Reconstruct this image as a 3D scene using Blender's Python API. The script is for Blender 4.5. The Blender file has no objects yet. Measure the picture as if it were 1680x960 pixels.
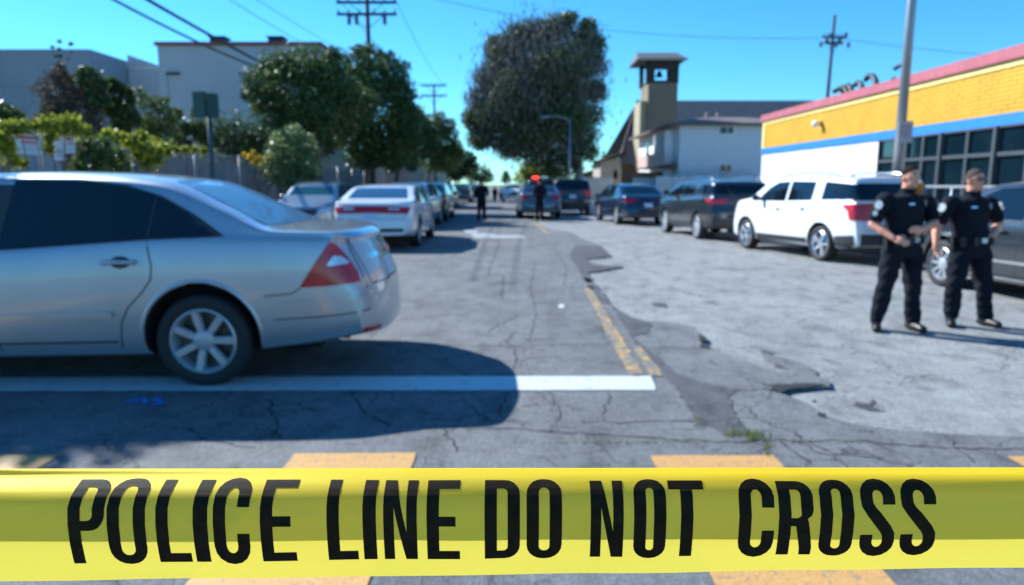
import bpy, bmesh, math, random
import numpy as np
from mathutils import Vector, Matrix
from mathutils.bvhtree import BVHTree
R = math.radians
C = bpy.context.scene.collection
random.seed(7); rng = np.random.default_rng(7)

# ------------------------------------------------------------------ camera, sky, sun, exposure
CAM_H = 1.47; PITCH = math.atan(177 / 1120)
cam = bpy.data.cameras.new('camera'); cam.lens = 24; cam.sensor_width = 36
cam.clip_start = .05; cam.clip_end = 3000
cam.dof.use_dof = True; cam.dof.focus_distance = .45; cam.dof.aperture_fstop = 8.5
cam.dof.aperture_blades = 9
cob = bpy.data.objects.new('camera', cam); C.objects.link(cob)
cob.location = (0, 0, CAM_H); cob.rotation_euler = (math.pi / 2 - PITCH, 0, 0)
bpy.context.scene.camera = cob
SUN_DIR = Vector((-1.12, .84, 1.0)).normalized()            # towards the sun: ahead and left
sel = math.asin(SUN_DIR.z); saz = math.atan2(SUN_DIR.x, SUN_DIR.y)
w = bpy.data.worlds.new('World'); bpy.context.scene.world = w; w.use_nodes = True
nt = w.node_tree; bgn = nt.nodes['Background']
sky = nt.nodes.new('ShaderNodeTexSky'); sky.sky_type = 'NISHITA'; sky.sun_disc = False
sky.sun_elevation = sel; sky.sun_rotation = saz
sky.air_density = 1.0; sky.dust_density = .0; sky.ozone_density = 2.2
hs = nt.nodes.new('ShaderNodeHueSaturation'); hs.inputs['Saturation'].default_value = 1.22
hs.inputs['Hue'].default_value = .49
tint = nt.nodes.new('ShaderNodeMixRGB'); tint.blend_type = 'MULTIPLY'; tint.inputs[0].default_value = 1; tint.inputs[2].default_value = (.45, .99, 1.38, 1)   # cool camera white balance
nt.links.new(sky.outputs[0], hs.inputs['Color']); nt.links.new(hs.outputs[0], tint.inputs[1]); nt.links.new(tint.outputs[0], bgn.inputs[0])
bgn.inputs[1].default_value = .086
sl = bpy.data.lights.new('sun', 'SUN'); sl.energy = 5.0; sl.angle = R(.53); sl.color = (.93, .98, .98)
so = bpy.data.objects.new('sun', sl); C.objects.link(so)
so.rotation_euler = SUN_DIR.to_track_quat('Z', 'Y').to_euler(); so.location = (-20, 15, 30)
vs = bpy.context.scene.view_settings
vs.view_transform = 'Standard'; vs.look = 'None'; vs.gamma = 1; vs.exposure = .9
bpy.context.scene.cycles.max_bounces = 7
bpy.context.scene.cycles.transparent_max_bounces = 12
bpy.context.scene.cycles.caustics_reflective = False

# ------------------------------------------------------------------ helpers
cp, sp = math.cos(PITCH), math.sin(PITCH)
def ray(px, py):
    u = (px - 840) / 1120; v = -(py - 480) / 1120
    return Vector((u, cp + v * sp, -sp + v * cp))
def G(px, py, z=0.0):                        # photo pixel -> point on the ground
    d = ray(px, py); t = (z - CAM_H) / d.z
    return Vector((d.x * t, d.y * t, z))
def D(px, py, Y):                            # photo pixel -> point at distance Y along the street
    d = ray(px, py); t = Y / d.y
    return Vector((d.x * t, Y, CAM_H + d.z * t))

def mat(name, col, rough=.6, metal=0, coat=0, var=0, vs_=3.0, bump=0, bs=40, spec=.5, col2=None, detail=6, emis=None, flake=0, trans=0, bdist=.01):
    m = bpy.data.materials.new(name); m.use_nodes = True; n = m.node_tree; b = n.nodes['Principled BSDF']
    b.inputs['Roughness'].default_value = rough; b.inputs['Metallic'].default_value = metal
    b.inputs['Coat Weight'].default_value = coat; b.inputs['Coat Roughness'].default_value = .03
    b.inputs['Specular IOR Level'].default_value = spec
    b.inputs['Base Color'].default_value = (*col, 1)
    tc = n.nodes.new('ShaderNodeTexCoord')
    if var or col2:
        t = n.nodes.new('ShaderNodeTexNoise'); t.inputs['Scale'].default_value = vs_; t.inputs['Detail'].default_value = detail
        t.inputs['Roughness'].default_value = .65
        n.links.new(tc.outputs['Object'], t.inputs['Vector'])
        r = n.nodes.new('ShaderNodeValToRGB'); r.color_ramp.elements[0].position = .35; r.color_ramp.elements[1].position = .65
        c2 = col2 or tuple(c * (1 + var) for c in col); c1 = col if col2 else tuple(c * (1 - var) for c in col)
        r.color_ramp.elements[0].color = (*c1, 1); r.color_ramp.elements[1].color = (*c2, 1)
        n.links.new(t.outputs['Fac'], r.inputs[0]); n.links.new(r.outputs[0], b.inputs['Base Color'])
    if bump:
        t = n.nodes.new('ShaderNodeTexNoise'); t.inputs['Scale'].default_value = bs; t.inputs['Detail'].default_value = 5
        n.links.new(tc.outputs['Object'], t.inputs['Vector'])
        bp = n.nodes.new('ShaderNodeBump'); bp.inputs['Strength'].default_value = bump; bp.inputs['Distance'].default_value = bdist
        n.links.new(t.outputs['Fac'], bp.inputs['Height']); n.links.new(bp.outputs[0], b.inputs['Normal'])
    if emis:
        b.inputs['Emission Color'].default_value = (*emis[0], 1); b.inputs['Emission Strength'].default_value = emis[1]
    if trans: b.inputs['Transmission Weight'].default_value = trans
    return m

def leafmat(name, c1, c2, c3=None, tr=.35, rough=.45):
    m = bpy.data.materials.new(name); m.use_nodes = True; n = m.node_tree; b = n.nodes['Principled BSDF']; out = n.nodes['Material Output']
    g = n.nodes.new('ShaderNodeNewGeometry'); r = n.nodes.new('ShaderNodeValToRGB')
    r.color_ramp.elements[0].color = (*c1, 1); r.color_ramp.elements[1].color = (*c2, 1)
    if c3: e = r.color_ramp.elements.new(.93); e.color = (*c2, 1); r.color_ramp.elements[-1].color = (*c3, 1)
    n.links.new(g.outputs['Random Per Island'], r.inputs[0]); n.links.new(r.outputs[0], b.inputs['Base Color'])
    b.inputs['Roughness'].default_value = rough
    t = n.nodes.new('ShaderNodeBsdfTranslucent'); n.links.new(r.outputs[0], t.inputs[0])
    mx = n.nodes.new('ShaderNodeMixShader'); mx.inputs[0].default_value = tr
    n.links.new(b.outputs[0], mx.inputs[1]); n.links.new(t.outputs[0], mx.inputs[2]); n.links.new(mx.outputs[0], out.inputs[0])
    return m

def pave(name, c1, c2, agg=.35, bump=.5, stain=None):
    """road surface: broad tone changes, fine aggregate grain, wear spots"""
    m = bpy.data.materials.new(name); m.use_nodes = True; n = m.node_tree; b = n.nodes['Principled BSDF']
    tc = n.nodes.new('ShaderNodeTexCoord'); L = n.links.new
    def noise(s, d=4, sx=1, sy=1, ro=.6):
        mp = n.nodes.new('ShaderNodeMapping'); mp.inputs['Scale'].default_value = (sx, sy, 1); L(tc.outputs['Object'], mp.inputs[0])
        t = n.nodes.new('ShaderNodeTexNoise'); t.inputs['Scale'].default_value = s; t.inputs['Detail'].default_value = d
        t.inputs['Roughness'].default_value = ro; L(mp.outputs[0], t.inputs['Vector']); return t.outputs['Fac']
    def ramp(f, a, bb, p0, p1):
        r = n.nodes.new('ShaderNodeValToRGB'); r.color_ramp.elements[0].position = p0; r.color_ramp.elements[1].position = p1
        r.color_ramp.elements[0].color = (*a, 1); r.color_ramp.elements[1].color = (*bb, 1); L(f, r.inputs[0]); return r.outputs[0]
    def mul(a, bb, f=1.0, mode='MULTIPLY'):
        x = n.nodes.new('ShaderNodeMixRGB'); x.blend_type = mode; x.inputs[0].default_value = f; L(a, x.inputs[1]); L(bb, x.inputs[2]); return x.outputs[0]
    base = ramp(noise(.9, 8, 1, .6), c1, c2, .3, .7)
    g1 = ramp(noise(110, 3, 1, 1, .8), (1 - agg,) * 3, (1 + agg,) * 3, .36, .64)
    g2 = ramp(noise(30, 5, 1, .7, .75), (.72,) * 3, (1.22,) * 3, .34, .66)
    g3 = ramp(noise(3.2, 6, 1, .6), (.72,) * 3, (1.12,) * 3, .32, .5)
    c = mul(mul(mul(base, g1), g2), g3)
    c = mul(c, ramp(noise(5, 7, 1, .7, .72), (.84,) * 3, (1.06,) * 3, .38, .58)); c = mul(c, ramp(noise(14, 4), (.45,) * 3, (1,) * 3, .27, .33))
    # hairline crazing: warped cell borders that show only in worn patches
    wp = n.nodes.new('ShaderNodeTexNoise'); wp.inputs['Scale'].default_value = 5; wp.inputs['Detail'].default_value = 6; L(tc.outputs['Object'], wp.inputs['Vector'])
    ad = n.nodes.new('ShaderNodeMixRGB'); ad.blend_type = 'ADD'; ad.inputs[0].default_value = .22; L(tc.outputs['Object'], ad.inputs[1]); L(wp.outputs['Color'], ad.inputs[2])
    for sc_, wd in ((1.1, .006), (3.6, .010)):
        vo = n.nodes.new('ShaderNodeTexVoronoi'); vo.feature = 'DISTANCE_TO_EDGE'; vo.inputs['Scale'].default_value = sc_; L(ad.outputs[0], vo.inputs['Vector'])
        k = ramp(vo.outputs['Distance'], (.30,) * 3, (1,) * 3, wd * .3, wd * 1.6); msk = ramp(noise(.8 * sc_ ** .5, 4), (0,) * 3, (1,) * 3, .47, .54)
        x = n.nodes.new('ShaderNodeMixRGB'); x.blend_type = 'MULTIPLY'; L(msk, x.inputs[0]); L(c, x.inputs[1]); L(k, x.inputs[2]); c = x.outputs[0]
    if stain:
        c = mul(c, ramp(noise(1.7, 7, 1, .7, .7), stain, (1, 1, 1), .30, .42))
    L(c, b.inputs['Base Color']); b.inputs['Roughness'].default_value = .82; b.inputs['Specular IOR Level'].default_value = .35
    bp = n.nodes.new('ShaderNodeBump'); bp.inputs['Strength'].default_value = bump; bp.inputs['Distance'].default_value = .006
    L(noise(150, 4), bp.inputs['Height']); L(bp.outputs[0], b.inputs['Normal'])
    return m

def tag(o, label=None, cat=None, group=None, kind=None):
    if label: o['label'] = label
    if cat: o['category'] = cat
    if group: o['group'] = group
    if kind: o['kind'] = kind
    return o
def mesh_obj(name, vs, fs, m=None, parent=None, smooth=False, mats=None, fm=None):
    me = bpy.data.meshes.new(name); me.from_pydata([tuple(v) for v in vs], [], [tuple(f) for f in fs])
    for x in (mats or ([m] if m else [])): me.materials.append(x)
    if fm is not None: me.polygons.foreach_set('material_index', list(fm))
    if smooth: me.polygons.foreach_set('use_smooth', [True] * len(me.polygons))
    me.update()
    o = bpy.data.objects.new(name, me); C.objects.link(o)
    if parent: o.parent = parent
    return o
def bm_obj(name, bm, m, parent=None, smooth=False):
    me = bpy.data.meshes.new(name); bm.to_mesh(me); bm.free()
    if m: me.materials.append(m)
    if smooth: me.polygons.foreach_set('use_smooth', [True] * len(me.polygons))
    o = bpy.data.objects.new(name, me); C.objects.link(o)
    if parent: o.parent = parent
    return o
def empty(name, loc=(0, 0, 0), rz=0, **k):
    o = bpy.data.objects.new(name, None); C.objects.link(o); o.location = loc; o.rotation_euler = (0, 0, rz); o.empty_display_size = .2
    return tag(o, **k)
class MB:
    def __init__(s): s.v = []; s.f = []
    def box(s, c, d, rz=0, M=None):
        b = len(s.v); cx, cy, cz = c; a, q = math.cos(rz), math.sin(rz)
        for z in (-1, 1):
            for x, y in ((-1, -1), (1, -1), (1, 1), (-1, 1)):
                X, Y = x * d[0] / 2, y * d[1] / 2
                p = Vector((cx + X * a - Y * q, cy + X * q + Y * a, cz + z * d[2] / 2)); s.v.append(M @ p if M else p)
        s.f += [tuple(b + i for i in t) for t in ((3, 2, 1, 0), (4, 5, 6, 7), (0, 1, 5, 4), (1, 2, 6, 5), (2, 3, 7, 6), (3, 0, 4, 7))]; return s
    def tube(s, pts, r, n=8, caps=True):
        pts = [Vector(p) for p in pts]; rs = r if isinstance(r, (list, tuple)) else [r] * len(pts); b0 = len(s.v); up = None
        for i, p in enumerate(pts):
            d = (pts[min(i + 1, len(pts) - 1)] - pts[max(i - 1, 0)]).normalized()
            if up is None: up = Vector((0, 0, 1)) if abs(d.z) < .9 else Vector((1, 0, 0))
            a = (up - d * up.dot(d)).normalized(); up = a; bb = d.cross(a)
            for k in range(n):
                t = 2 * math.pi * k / n; s.v.append(p + (a * math.cos(t) + bb * math.sin(t)) * rs[i])
        for i in range(len(pts) - 1):
            for k in range(n):
                k2 = (k + 1) % n; a = b0 + i * n; s.f.append((a + k, a + k2, a + n + k2, a + n + k))
        if caps: s.f.append(tuple(b0 + k for k in range(n))[::-1]); s.f.append(tuple(b0 + (len(pts) - 1) * n + k for k in range(n)))
        return s
    def ell(s, c, r, n=12, m=8, M=None):
        b = len(s.v); c = Vector(c)
        for i in range(m + 1):
            t = math.pi * i / m
            for k in range(n):
                a = 2 * math.pi * k / n; p = Vector((r[0] * math.sin(t) * math.cos(a), r[1] * math.sin(t) * math.sin(a), r[2] * math.cos(t)))
                s.v.append(c + (M @ p if M else p))
        for i in range(m):
            for k in range(n):
                k2 = (k + 1) % n; s.f.append((b + i * n + k, b + (i + 1) * n + k, b + (i + 1) * n + k2, b + i * n + k2))
        return s
    def prism(s, poly, z0, z1):               # polygon in xy
        b = len(s.v); n = len(poly)
        for z in (z0, z1): s.v += [Vector((p[0], p[1], z)) for p in poly]
        s.f.append(tuple(b + i for i in range(n))[::-1]); s.f.append(tuple(b + n + i for i in range(n)))
        for i in range(n): j = (i + 1) % n; s.f.append((b + i, b + j, b + n + j, b + n + i))
        return s
    def quad(s, *p): b = len(s.v); s.v += [Vector(q) for q in p]; s.f.append(tuple(range(b, b + len(p)))); return s
    def lathe(s, prof, n=32, axis='y', c=(0, 0, 0), closed=False):   # prof: (radius, along)
        b = len(s.v); c = Vector(c)
        for r, a in prof:
            for k in range(n):
                t = 2 * math.pi * k / n
                p = (r * math.cos(t), a, r * math.sin(t)) if axis == 'y' else (r * math.cos(t), r * math.sin(t), a)
                s.v.append(c + Vector(p))
        m = len(prof)
        for i in range(m if closed else m - 1):
            for k in range(n):
                k2 = (k + 1) % n; i2 = (i + 1) % m; s.f.append((b + i * n + k, b + i * n + k2, b + i2 * n + k2, b + i2 * n + k))
        return s
    def obj(s, name, m, parent=None, smooth=False): return mesh_obj(name, s.v, s.f, m, parent, smooth)

def pchip(kn):
    x = np.array([k[0] for k in kn], float); y = np.array([k[1] for k in kn], float)
    h = np.diff(x); dl = np.diff(y) / h; d = np.zeros(len(x)); d[0] = dl[0]; d[-1] = dl[-1]
    for i in range(1, len(x) - 1):
        if dl[i - 1] * dl[i] > 0:
            w1 = 2 * h[i] + h[i - 1]; w2 = h[i] + 2 * h[i - 1]; d[i] = (w1 + w2) / (w1 / dl[i - 1] + w2 / dl[i])
    def f(t):
        t = min(max(t, x[0]), x[-1]); i = min(int(np.searchsorted(x, t, 'right') - 1), len(h) - 1); i = max(i, 0)
        u = (t - x[i]) / h[i]
        return float(y[i] * (2 * u**3 - 3 * u**2 + 1) + h[i] * d[i] * (u**3 - 2 * u**2 + u) + y[i + 1] * (-2 * u**3 + 3 * u**2) + h[i] * d[i + 1] * (u**3 - u**2))
    return f
def tri_grid(poly, step):
    """triangulated, gridded 2-D polygon: (verts, faces, boundary edges)"""
    bm = bmesh.new(); vs = [bm.verts.new((p[0], p[1], 0)) for p in poly]; bm.faces.new(vs)
    xs = [p[0] for p in poly]; ys = [p[1] for p in poly]
    for ax, lo, hi in ((0, min(xs), max(xs)), (1, min(ys), max(ys))):
        n = int((hi - lo) / step)
        for i in range(1, n + 1):
            c = lo + (hi - lo) * i / (n + 1); co = Vector((0, 0, 0)); co[ax] = c; no = Vector((0, 0, 0)); no[ax] = 1
            bmesh.ops.bisect_plane(bm, geom=bm.verts[:] + bm.edges[:] + bm.faces[:], plane_co=co, plane_no=no)
    bmesh.ops.triangulate(bm, faces=bm.faces[:]); bm.verts.ensure_lookup_table(); bm.verts.index_update()
    V = [(v.co.x, v.co.y) for v in bm.verts]; F = [tuple(v.index for v in f.verts) for f in bm.faces]
    B = [(e.verts[0].index, e.verts[1].index) for e in bm.edges if len(e.link_faces) == 1]
    bm.free(); return V, F, B
# ------------------------------------------------------------------ cars
M_TYRE = mat('tyre rubber', (.018, .018, .02), .75, bump=.2, bs=60)
M_RIM = mat('alloy', (.42, .44, .47), .38, .35, var=.1, vs_=6)
M_CHROME = mat('chrome', (.75, .76, .78), .12, 1)
M_GLASS = mat('tinted car glass', (.004, .008, .014), .03, 0, .1, spec=.5)
M_GLASS2 = mat('clear car glass', (.02, .09, .10), .05, 0, .2, spec=.6)
M_GLASS3 = mat('sloping rear glass', (.05, .10, .16), .30, 0, .25, spec=.9)
M_SEAM = mat('panel gap', (.012, .014, .017), .8)
M_BLACKP = mat('black trim plastic', (.03, .032, .036), .5, bump=.1)
M_RED = mat('red lamp lens', (.55, .010, .018), .18, 0, .4, var=.25, vs_=14)
M_CLEAR = mat('clear lamp lens', (.62, .66, .70), .15, .3, 1)
M_AMBER = mat('amber lens', (.6, .18, .02), .2, 0, 1)
M_PLATE = mat('number plate', (.62, .66, .74), .4, var=.15, vs_=30)
M_WELL = mat('wheel well', (.012, .012, .014), .9)
M_DISC = mat('brake disc', (.12, .11, .10), .5, .8)
def paint(name, col, rough=.32, metal=.55, coat=1.0, var=.05): return mat(name, col, rough, metal, coat, var=var, vs_=2.2, bump=.015, bs=900)

def car_shell(P, nst=64):
    top, belt, bot, W = (pchip(P[k]) for k in ('top', 'belt', 'bot', 'W'))
    x0, x1 = P['x0'], P['x1']; tum = P.get('tum', .42)
    nose = P.get('nose', [(0, -.03), (.35, .06), (.6, .05), (1.0, -.12)]); tail = P.get('tail', [(0, -.05), (.45, .07), (.65, .05), (1.05, -.10)])
    fn, ft = pchip(nose), pchip(tail)
    def place(x, y, z, w):
        eF = max(0, (x - (x1 - .55)) / .55) ** 2; eR = max(0, ((x0 + .55) - x) / .55) ** 2
        q = min(1, abs(y) / max(w, .1))
        return Vector((x + eF * (fn(z) - P.get('rf', .20) * q**3) - eR * (ft(z) - P.get('rr', .16) * q**3), y, z))
    def section(x):
        t, b, lo, w = top(x), belt(x), bot(x), W(x); h = max(t - b, .004)
        wg = w * .93 - tum * h * (.8 if h > .15 else .6); wg = max(wg, w * .5)
        c = [(0, lo), (.84 * w, lo), (.955 * w, lo + .05), (.985 * w, lo + .3 * (b - lo)), (w, lo + .55 * (b - lo)), (.992 * w, lo + .8 * (b - lo)), (.965 * w, b - .015), (.935 * w, b + min(.02, .3 * h)),
             (wg + .015, b + .80 * h), (wg - .02, b + .90 * h), (wg - .10, b + .955 * h), (wg * .55, b + .99 * h), (0, b + h)]
        # rounded resampling (Chaikin once, ends kept)
        out = [c[0]]
        for i in range(len(c) - 1):
            (ya, za), (yb, zb) = c[i], c[i + 1]
            out += [(ya * .75 + yb * .25, za * .75 + zb * .25), (ya * .25 + yb * .75, za * .25 + zb * .75)]
        out.append(c[-1])
        o2 = [out[0]]
        for i in range(len(out) - 1):
            (ya, za), (yb, zb) = out[i], out[i + 1]
            o2 += [(ya * .75 + yb * .25, za * .75 + zb * .25), (ya * .25 + yb * .75, za * .25 + zb * .75)]
        o2.append(out[-1]); o2[0] = out[0]
        return o2, w
    xs = [x0 + (x1 - x0) * (.5 - .5 * math.cos(math.pi * i / (nst - 1))) * .35 + (x1 - x0) * .65 * i / (nst - 1) for i in range(nst)]
    V, F = [], []; K = None; rings = []
    for x in xs:
        s, w = section(x); K = len(s)
        full = [place(x, y, z, w) for y, z in s] + [place(x, -y, z, w) for y, z in s[-2:0:-1]]
        rings.append(len(V)); V += full
    N = 2 * K - 2
    for i in range(nst - 1):
        a, b = rings[i], rings[i + 1]
        for k in range(N): k2 = (k + 1) % N; F.append((a + k, a + k2, b + k2, b + k))
    NC = 10
    for ri, x in ((0, x0), (nst - 1, x1)):
        s, w = section(x); base = rings[ri]; idx = {}
        def vid(i, j):
            if i == 0: return base
            if i == K - 1: return base + K - 1
            if j == 0: return base + i
            if j == NC: return base + N - i
            if (i, j) not in idx:
                y = s[i][0] * (1 - 2 * j / NC); idx[(i, j)] = len(V); V.append(place(x, y, s[i][1], w))
            return idx[(i, j)]
        for i in range(K - 1):
            for j in range(NC):
                q = [vid(i, j), vid(i + 1, j), vid(i + 1, j + 1), vid(i, j + 1)]; u = []
                for t in q:
                    if t not in u: u.append(t)
                if len(u) >= 3: F.append(u if ri == 0 else u[::-1])
    return V, F

def ev_mesh(o):
    dg = bpy.context.evaluated_depsgraph_get(); dg.update(); return bpy.data.meshes.new_from_object(o.evaluated_get(dg))

class Car:
    def __init__(s, name, label, loc, rz, P, pm, group=None, well=True, cat='car', sc=1.0):
        s.P = P; s.t = empty(name, loc, rz, label=label, cat=cat, group=group); s.t.scale = (sc,) * 3
        V, F = car_shell(P, P.get('nst', 64)); me = bpy.data.meshes.new('body'); me.from_pydata(V, [], F)
        bm = bmesh.new(); bm.from_mesh(me); bmesh.ops.recalc_face_normals(bm, faces=bm.faces[:]); s.bvh = BVHTree.FromBMesh(bm); bm.to_mesh(me); bm.free()
        me.materials.append(pm); me.materials.append(M_WELL)
        o = bpy.data.objects.new('body', me); C.objects.link(o); s.wb = P['wb']; s.axs = (P.get('a0', 0), P['wb'] + P.get('a0', 0)); s.r = P['r']; s.ra = P['ra']; s.hw = P['hw']
        if well:
            cb = MB()
            for ax in s.axs:
                for sd in (-1, 1):
                    n = 40; b = len(cb.v); ys = (sd * (s.hw - .30), sd * (s.hw + .3))
                    for y in ys:
                        cb.v += [Vector((ax + s.ra * math.cos(2 * math.pi * k / n), y, s.r + .02 + s.ra * math.sin(2 * math.pi * k / n))) for k in range(n)]
                    cb.f += [tuple(b + k for k in range(n))[::sd], tuple(b + n + k for k in range(n))[::-sd]]
                    cb.f += [(b + k, b + (k + 1) % n, b + n + (k + 1) % n, b + n + k)[::-sd] for k in range(n)]
            co = cb.obj('cutter', M_WELL); md = o.modifiers.new('b', 'BOOLEAN'); md.operation = 'DIFFERENCE'; md.object = co; md.solver = 'EXACT'
            m2 = ev_mesh(o); o.modifiers.clear()
            if len(m2.polygons) > 200: o.data = m2; 
            bpy.data.objects.remove(co)
            while len(o.data.materials) < 2: o.data.materials.append(M_WELL)
            for p in o.data.polygons:
                c = p.center; p.material_index = 0; p.use_smooth = True
                for ax in s.axs:
                    if math.hypot(c.x - ax, c.z - s.r - .02) < s.ra + .004 and c.z > .05 and abs(c.y) > s.hw - .32: p.material_index = 1; p.use_smooth = False
        else: o.data.polygons.foreach_set('use_smooth', [True] * len(o.data.polygons))
        o.parent = s.t; s.body = o; s.pm = pm
        try: o.data.set_sharp_from_angle(angle=R(38))
        except Exception: pass
    def hit(s, a, b, view):
        if view in 'LR':
            sd = 1 if view == 'L' else -1; og = Vector((a, sd * 3, b)); d = Vector((0, -sd, 0))
        elif view == 'back': og = Vector((-9, a, b)); d = Vector((1, 0, 0))
        elif view == 'front': og = Vector((14, a, b)); d = Vector((-1, 0, 0))
        else: og = Vector((a, b, 5)); d = Vector((0, 0, -1))
        h = s.bvh.ray_cast(og, d)
        if h[0] is None or (h[0] - og).length > (4.2 if view in 'LR' else 99): h = s.bvh.find_nearest(og + d * (2.1 if view in 'LR' else 8))
        n = h[1]
        if n.dot(d) > 0: n = -n
        return h[0], n
    def patch(s, name, poly, view, m, off=.004, step=.06, parent=None, skirt=.02, label=None, mirror=False, smooth=True):
        res = None
        for pl, vw in ([(poly, view)] + ([(poly, 'R' if view == 'L' else 'L')] if mirror and view in 'LR' else []) + ([([(-p[0], p[1]) for p in poly], view)] if mirror and view in ('back', 'front') else [])):
            V2, F, B = tri_grid(pl, step); V = []; I = []
            for a, b in V2:
                p, n = s.hit(a, b, vw); V.append(p + n * off); I.append(p - n * skirt)
            b0 = len(V); mp = {}
            for e in B:
                for q in e:
                    if q not in mp: mp[q] = len(V); V.append(I[q])
            F = list(F) + [(e[0], e[1], mp[e[1]], mp[e[0]]) for e in B]
            o = mesh_obj(name, V, F, m, parent or s.t, smooth)
            bm = bmesh.new(); bm.from_mesh(o.data); bmesh.ops.recalc_face_normals(bm, faces=bm.faces[:]); bm.to_mesh(o.data); bm.free()
            o.data.set_sharp_from_angle(angle=R(50))
            if label: o['label'] = label
            res = res or o
        return res
    def seam(s, name, pts, view, m=None, w=.009, off=.0015, parent=None):
        m = m or M_SEAM; P = []
        for i in range(len(pts) - 1):
            a, b = Vector(pts[i]), Vector(pts[i + 1]); n = max(1, int((b - a).length / .04))
            P += [a.lerp(b, k / n) for k in range(n)]
        P.append(Vector(pts[-1])); V, F = [], []
        for i, p in enumerate(P):
            d = (P[min(i + 1, len(P) - 1)] - P[max(i - 1, 0)]).normalized(); q = Vector((-d.y, d.x)) * w / 2
            for sgn in (-1, 1):
                h, n = s.hit(p.x + q.x * sgn, p.y + q.y * sgn, view); V.append(h + n * off)
        for i in range(len(P) - 1): F.append((2 * i, 2 * i + 1, 2 * i + 3, 2 * i + 2))
        return mesh_obj(name, V, F, m, parent or s.body)
    def wheels(s, rw=None, rim=M_RIM, spokes=8, tw=.22, sides=(1, -1), style='wide', n=40):
        r = s.r; rr = rw or r * .68; proto = None
        ty = MB(); h = tw / 2
        ty.lathe([(rr, -h * .82), (rr + .012, -h * .95), (rr + .04, -h), (r - .045, -h), (r - .012, -h * .86), (r, -h * .6), (r, h * .6), (r - .012, h * .86), (r - .045, h), (rr + .04, h), (rr + .012, h * .95), (rr, h * .82)], n, closed=True)
        rm = MB()
        rm.lathe([(rr + .004, h * .86), (rr - .012, h * .93), (rr - .02, h * .80), (rr - .035, h * .2), (rr - .04, -h * .8)], n)
        rm.lathe([(.075, h * .74), (.06, h * .80), (.028, h * .83), (0.001, h * .83)], 20); rm.lathe([(.075, h * .74), (.078, h * .3)], 20)
        for k in range(spokes):
            a = 2 * math.pi * (k + .5) / spokes; Mx = Matrix.Rotation(-a, 3, 'Y')
            wi, wo = (.030, .034) if style == 'wide' else (.022, .016)
            sec = [(.055, h * .74, wi), ((rr) * .6, h * .80, (wi + wo) / 2), (rr - .015, h * .84, wo)]
            b = len(rm.v)
            for q, y, ww in sec:
                for yy, zz in ((y, -ww * .72), (y, ww * .72), (y - .028, ww), (y - .028, -ww)): rm.v.append(Mx @ Vector((q, yy, zz)))
            for i in range(2):
                for j in range(4): rm.f.append((b + i * 4 + j, b + i * 4 + (j + 1) % 4, b + i * 4 + 4 + (j + 1) % 4, b + i * 4 + 4 + j))
        dk = MB(); dk.lathe([(rr - .038, -.01), (.13, -.01), (.001, -.01)], 24)
        for ax in s.axs:
            for sd in sides:
                if proto is None:
                    a = ty.obj('wheel', M_TYRE, s.t, True); b = rm.obj('rim', rim, a, True); c = dk.obj('brake_disc', M_DISC, a); b.data.set_sharp_from_angle(angle=R(35)); proto = (a, b, c); W = a
                else:
                    W = proto[0].copy(); C.objects.link(W); W.parent = s.t
                    for q in proto[1:]: z = q.copy(); C.objects.link(z); z.parent = W
                W.location = (ax, sd * (s.hw - tw / 2 - .015), r); W.rotation_euler = (0, 0.35 * ax, 0 if sd > 0 else math.pi)
    def flare(s, w=.035, off=.012, m=None, sides=('L', 'R')):
        """raised lip round each wheel arch"""
        for ax in s.axs:
            for vw in sides:
                V, F = [], []; n = 30
                for i in range(n + 1):
                    a = R(-22) + R(224) * i / n
                    for j, (rr, of) in enumerate(((s.ra - .002, -.03), (s.ra + .001, off), (s.ra + w * .5, off), (s.ra + w, .0015))):
                        h, nn = s.hit(ax + (s.ra + .004 if j < 2 else rr) * math.cos(a), max(.2, s.r + .02 + (s.ra + .004 if j < 2 else rr) * math.sin(a)), vw)
                        sdn = Vector((0, 1 if vw == 'L' else -1, 0)); V.append(h + sdn * of)
                for i in range(n):
                    for j in range(3): F.append((4 * i + j, 4 * i + j + 1, 4 * i + j + 5, 4 * i + j + 4))
                mesh_obj('wheel_arch', V, F, m or s.pm, s.body, True)
    def mirror(s, x, z, m, y=None):
        for sd in (1, -1):
            b = MB(); yy = y or s.hw - .02
            b.ell((x, sd * (yy + .11), z), (.05, .11, .075)); b.tube([(x - .02, sd * (yy - .08), z - .05), (x, sd * (yy + .06), z - .03)], .025)
            o = b.obj('mirror', m, s.t, True)
    def handle(s, x, z, L=.17, m=None, vw='L'):
        h, n = s.hit(x, z, vw); sd = 1 if vw == 'L' else -1; b = MB()
        b.tube([h + Vector((-L / 2, -sd * .01, 0)), h + Vector((-L * .42, sd * .028, .002)), h + Vector((0, sd * .036, .004)), h + Vector((L * .42, sd * .03, .002)), h + Vector((L / 2, -sd * .01, 0))], [.012, .017, .019, .017, .012], 8)
        o = b.obj('door_handle', m or s.pm, s.t, True)
        c = [(x + .07 * math.cos(t) - .01, z + .045 * math.sin(t)) for t in np.linspace(0, 2 * math.pi, 14, endpoint=False)]
        s.patch('handle_recess', c, vw, M_SEAM if m is None else M_BLACKP, off=.0015, step=.05, parent=o, skirt=.0)

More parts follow.
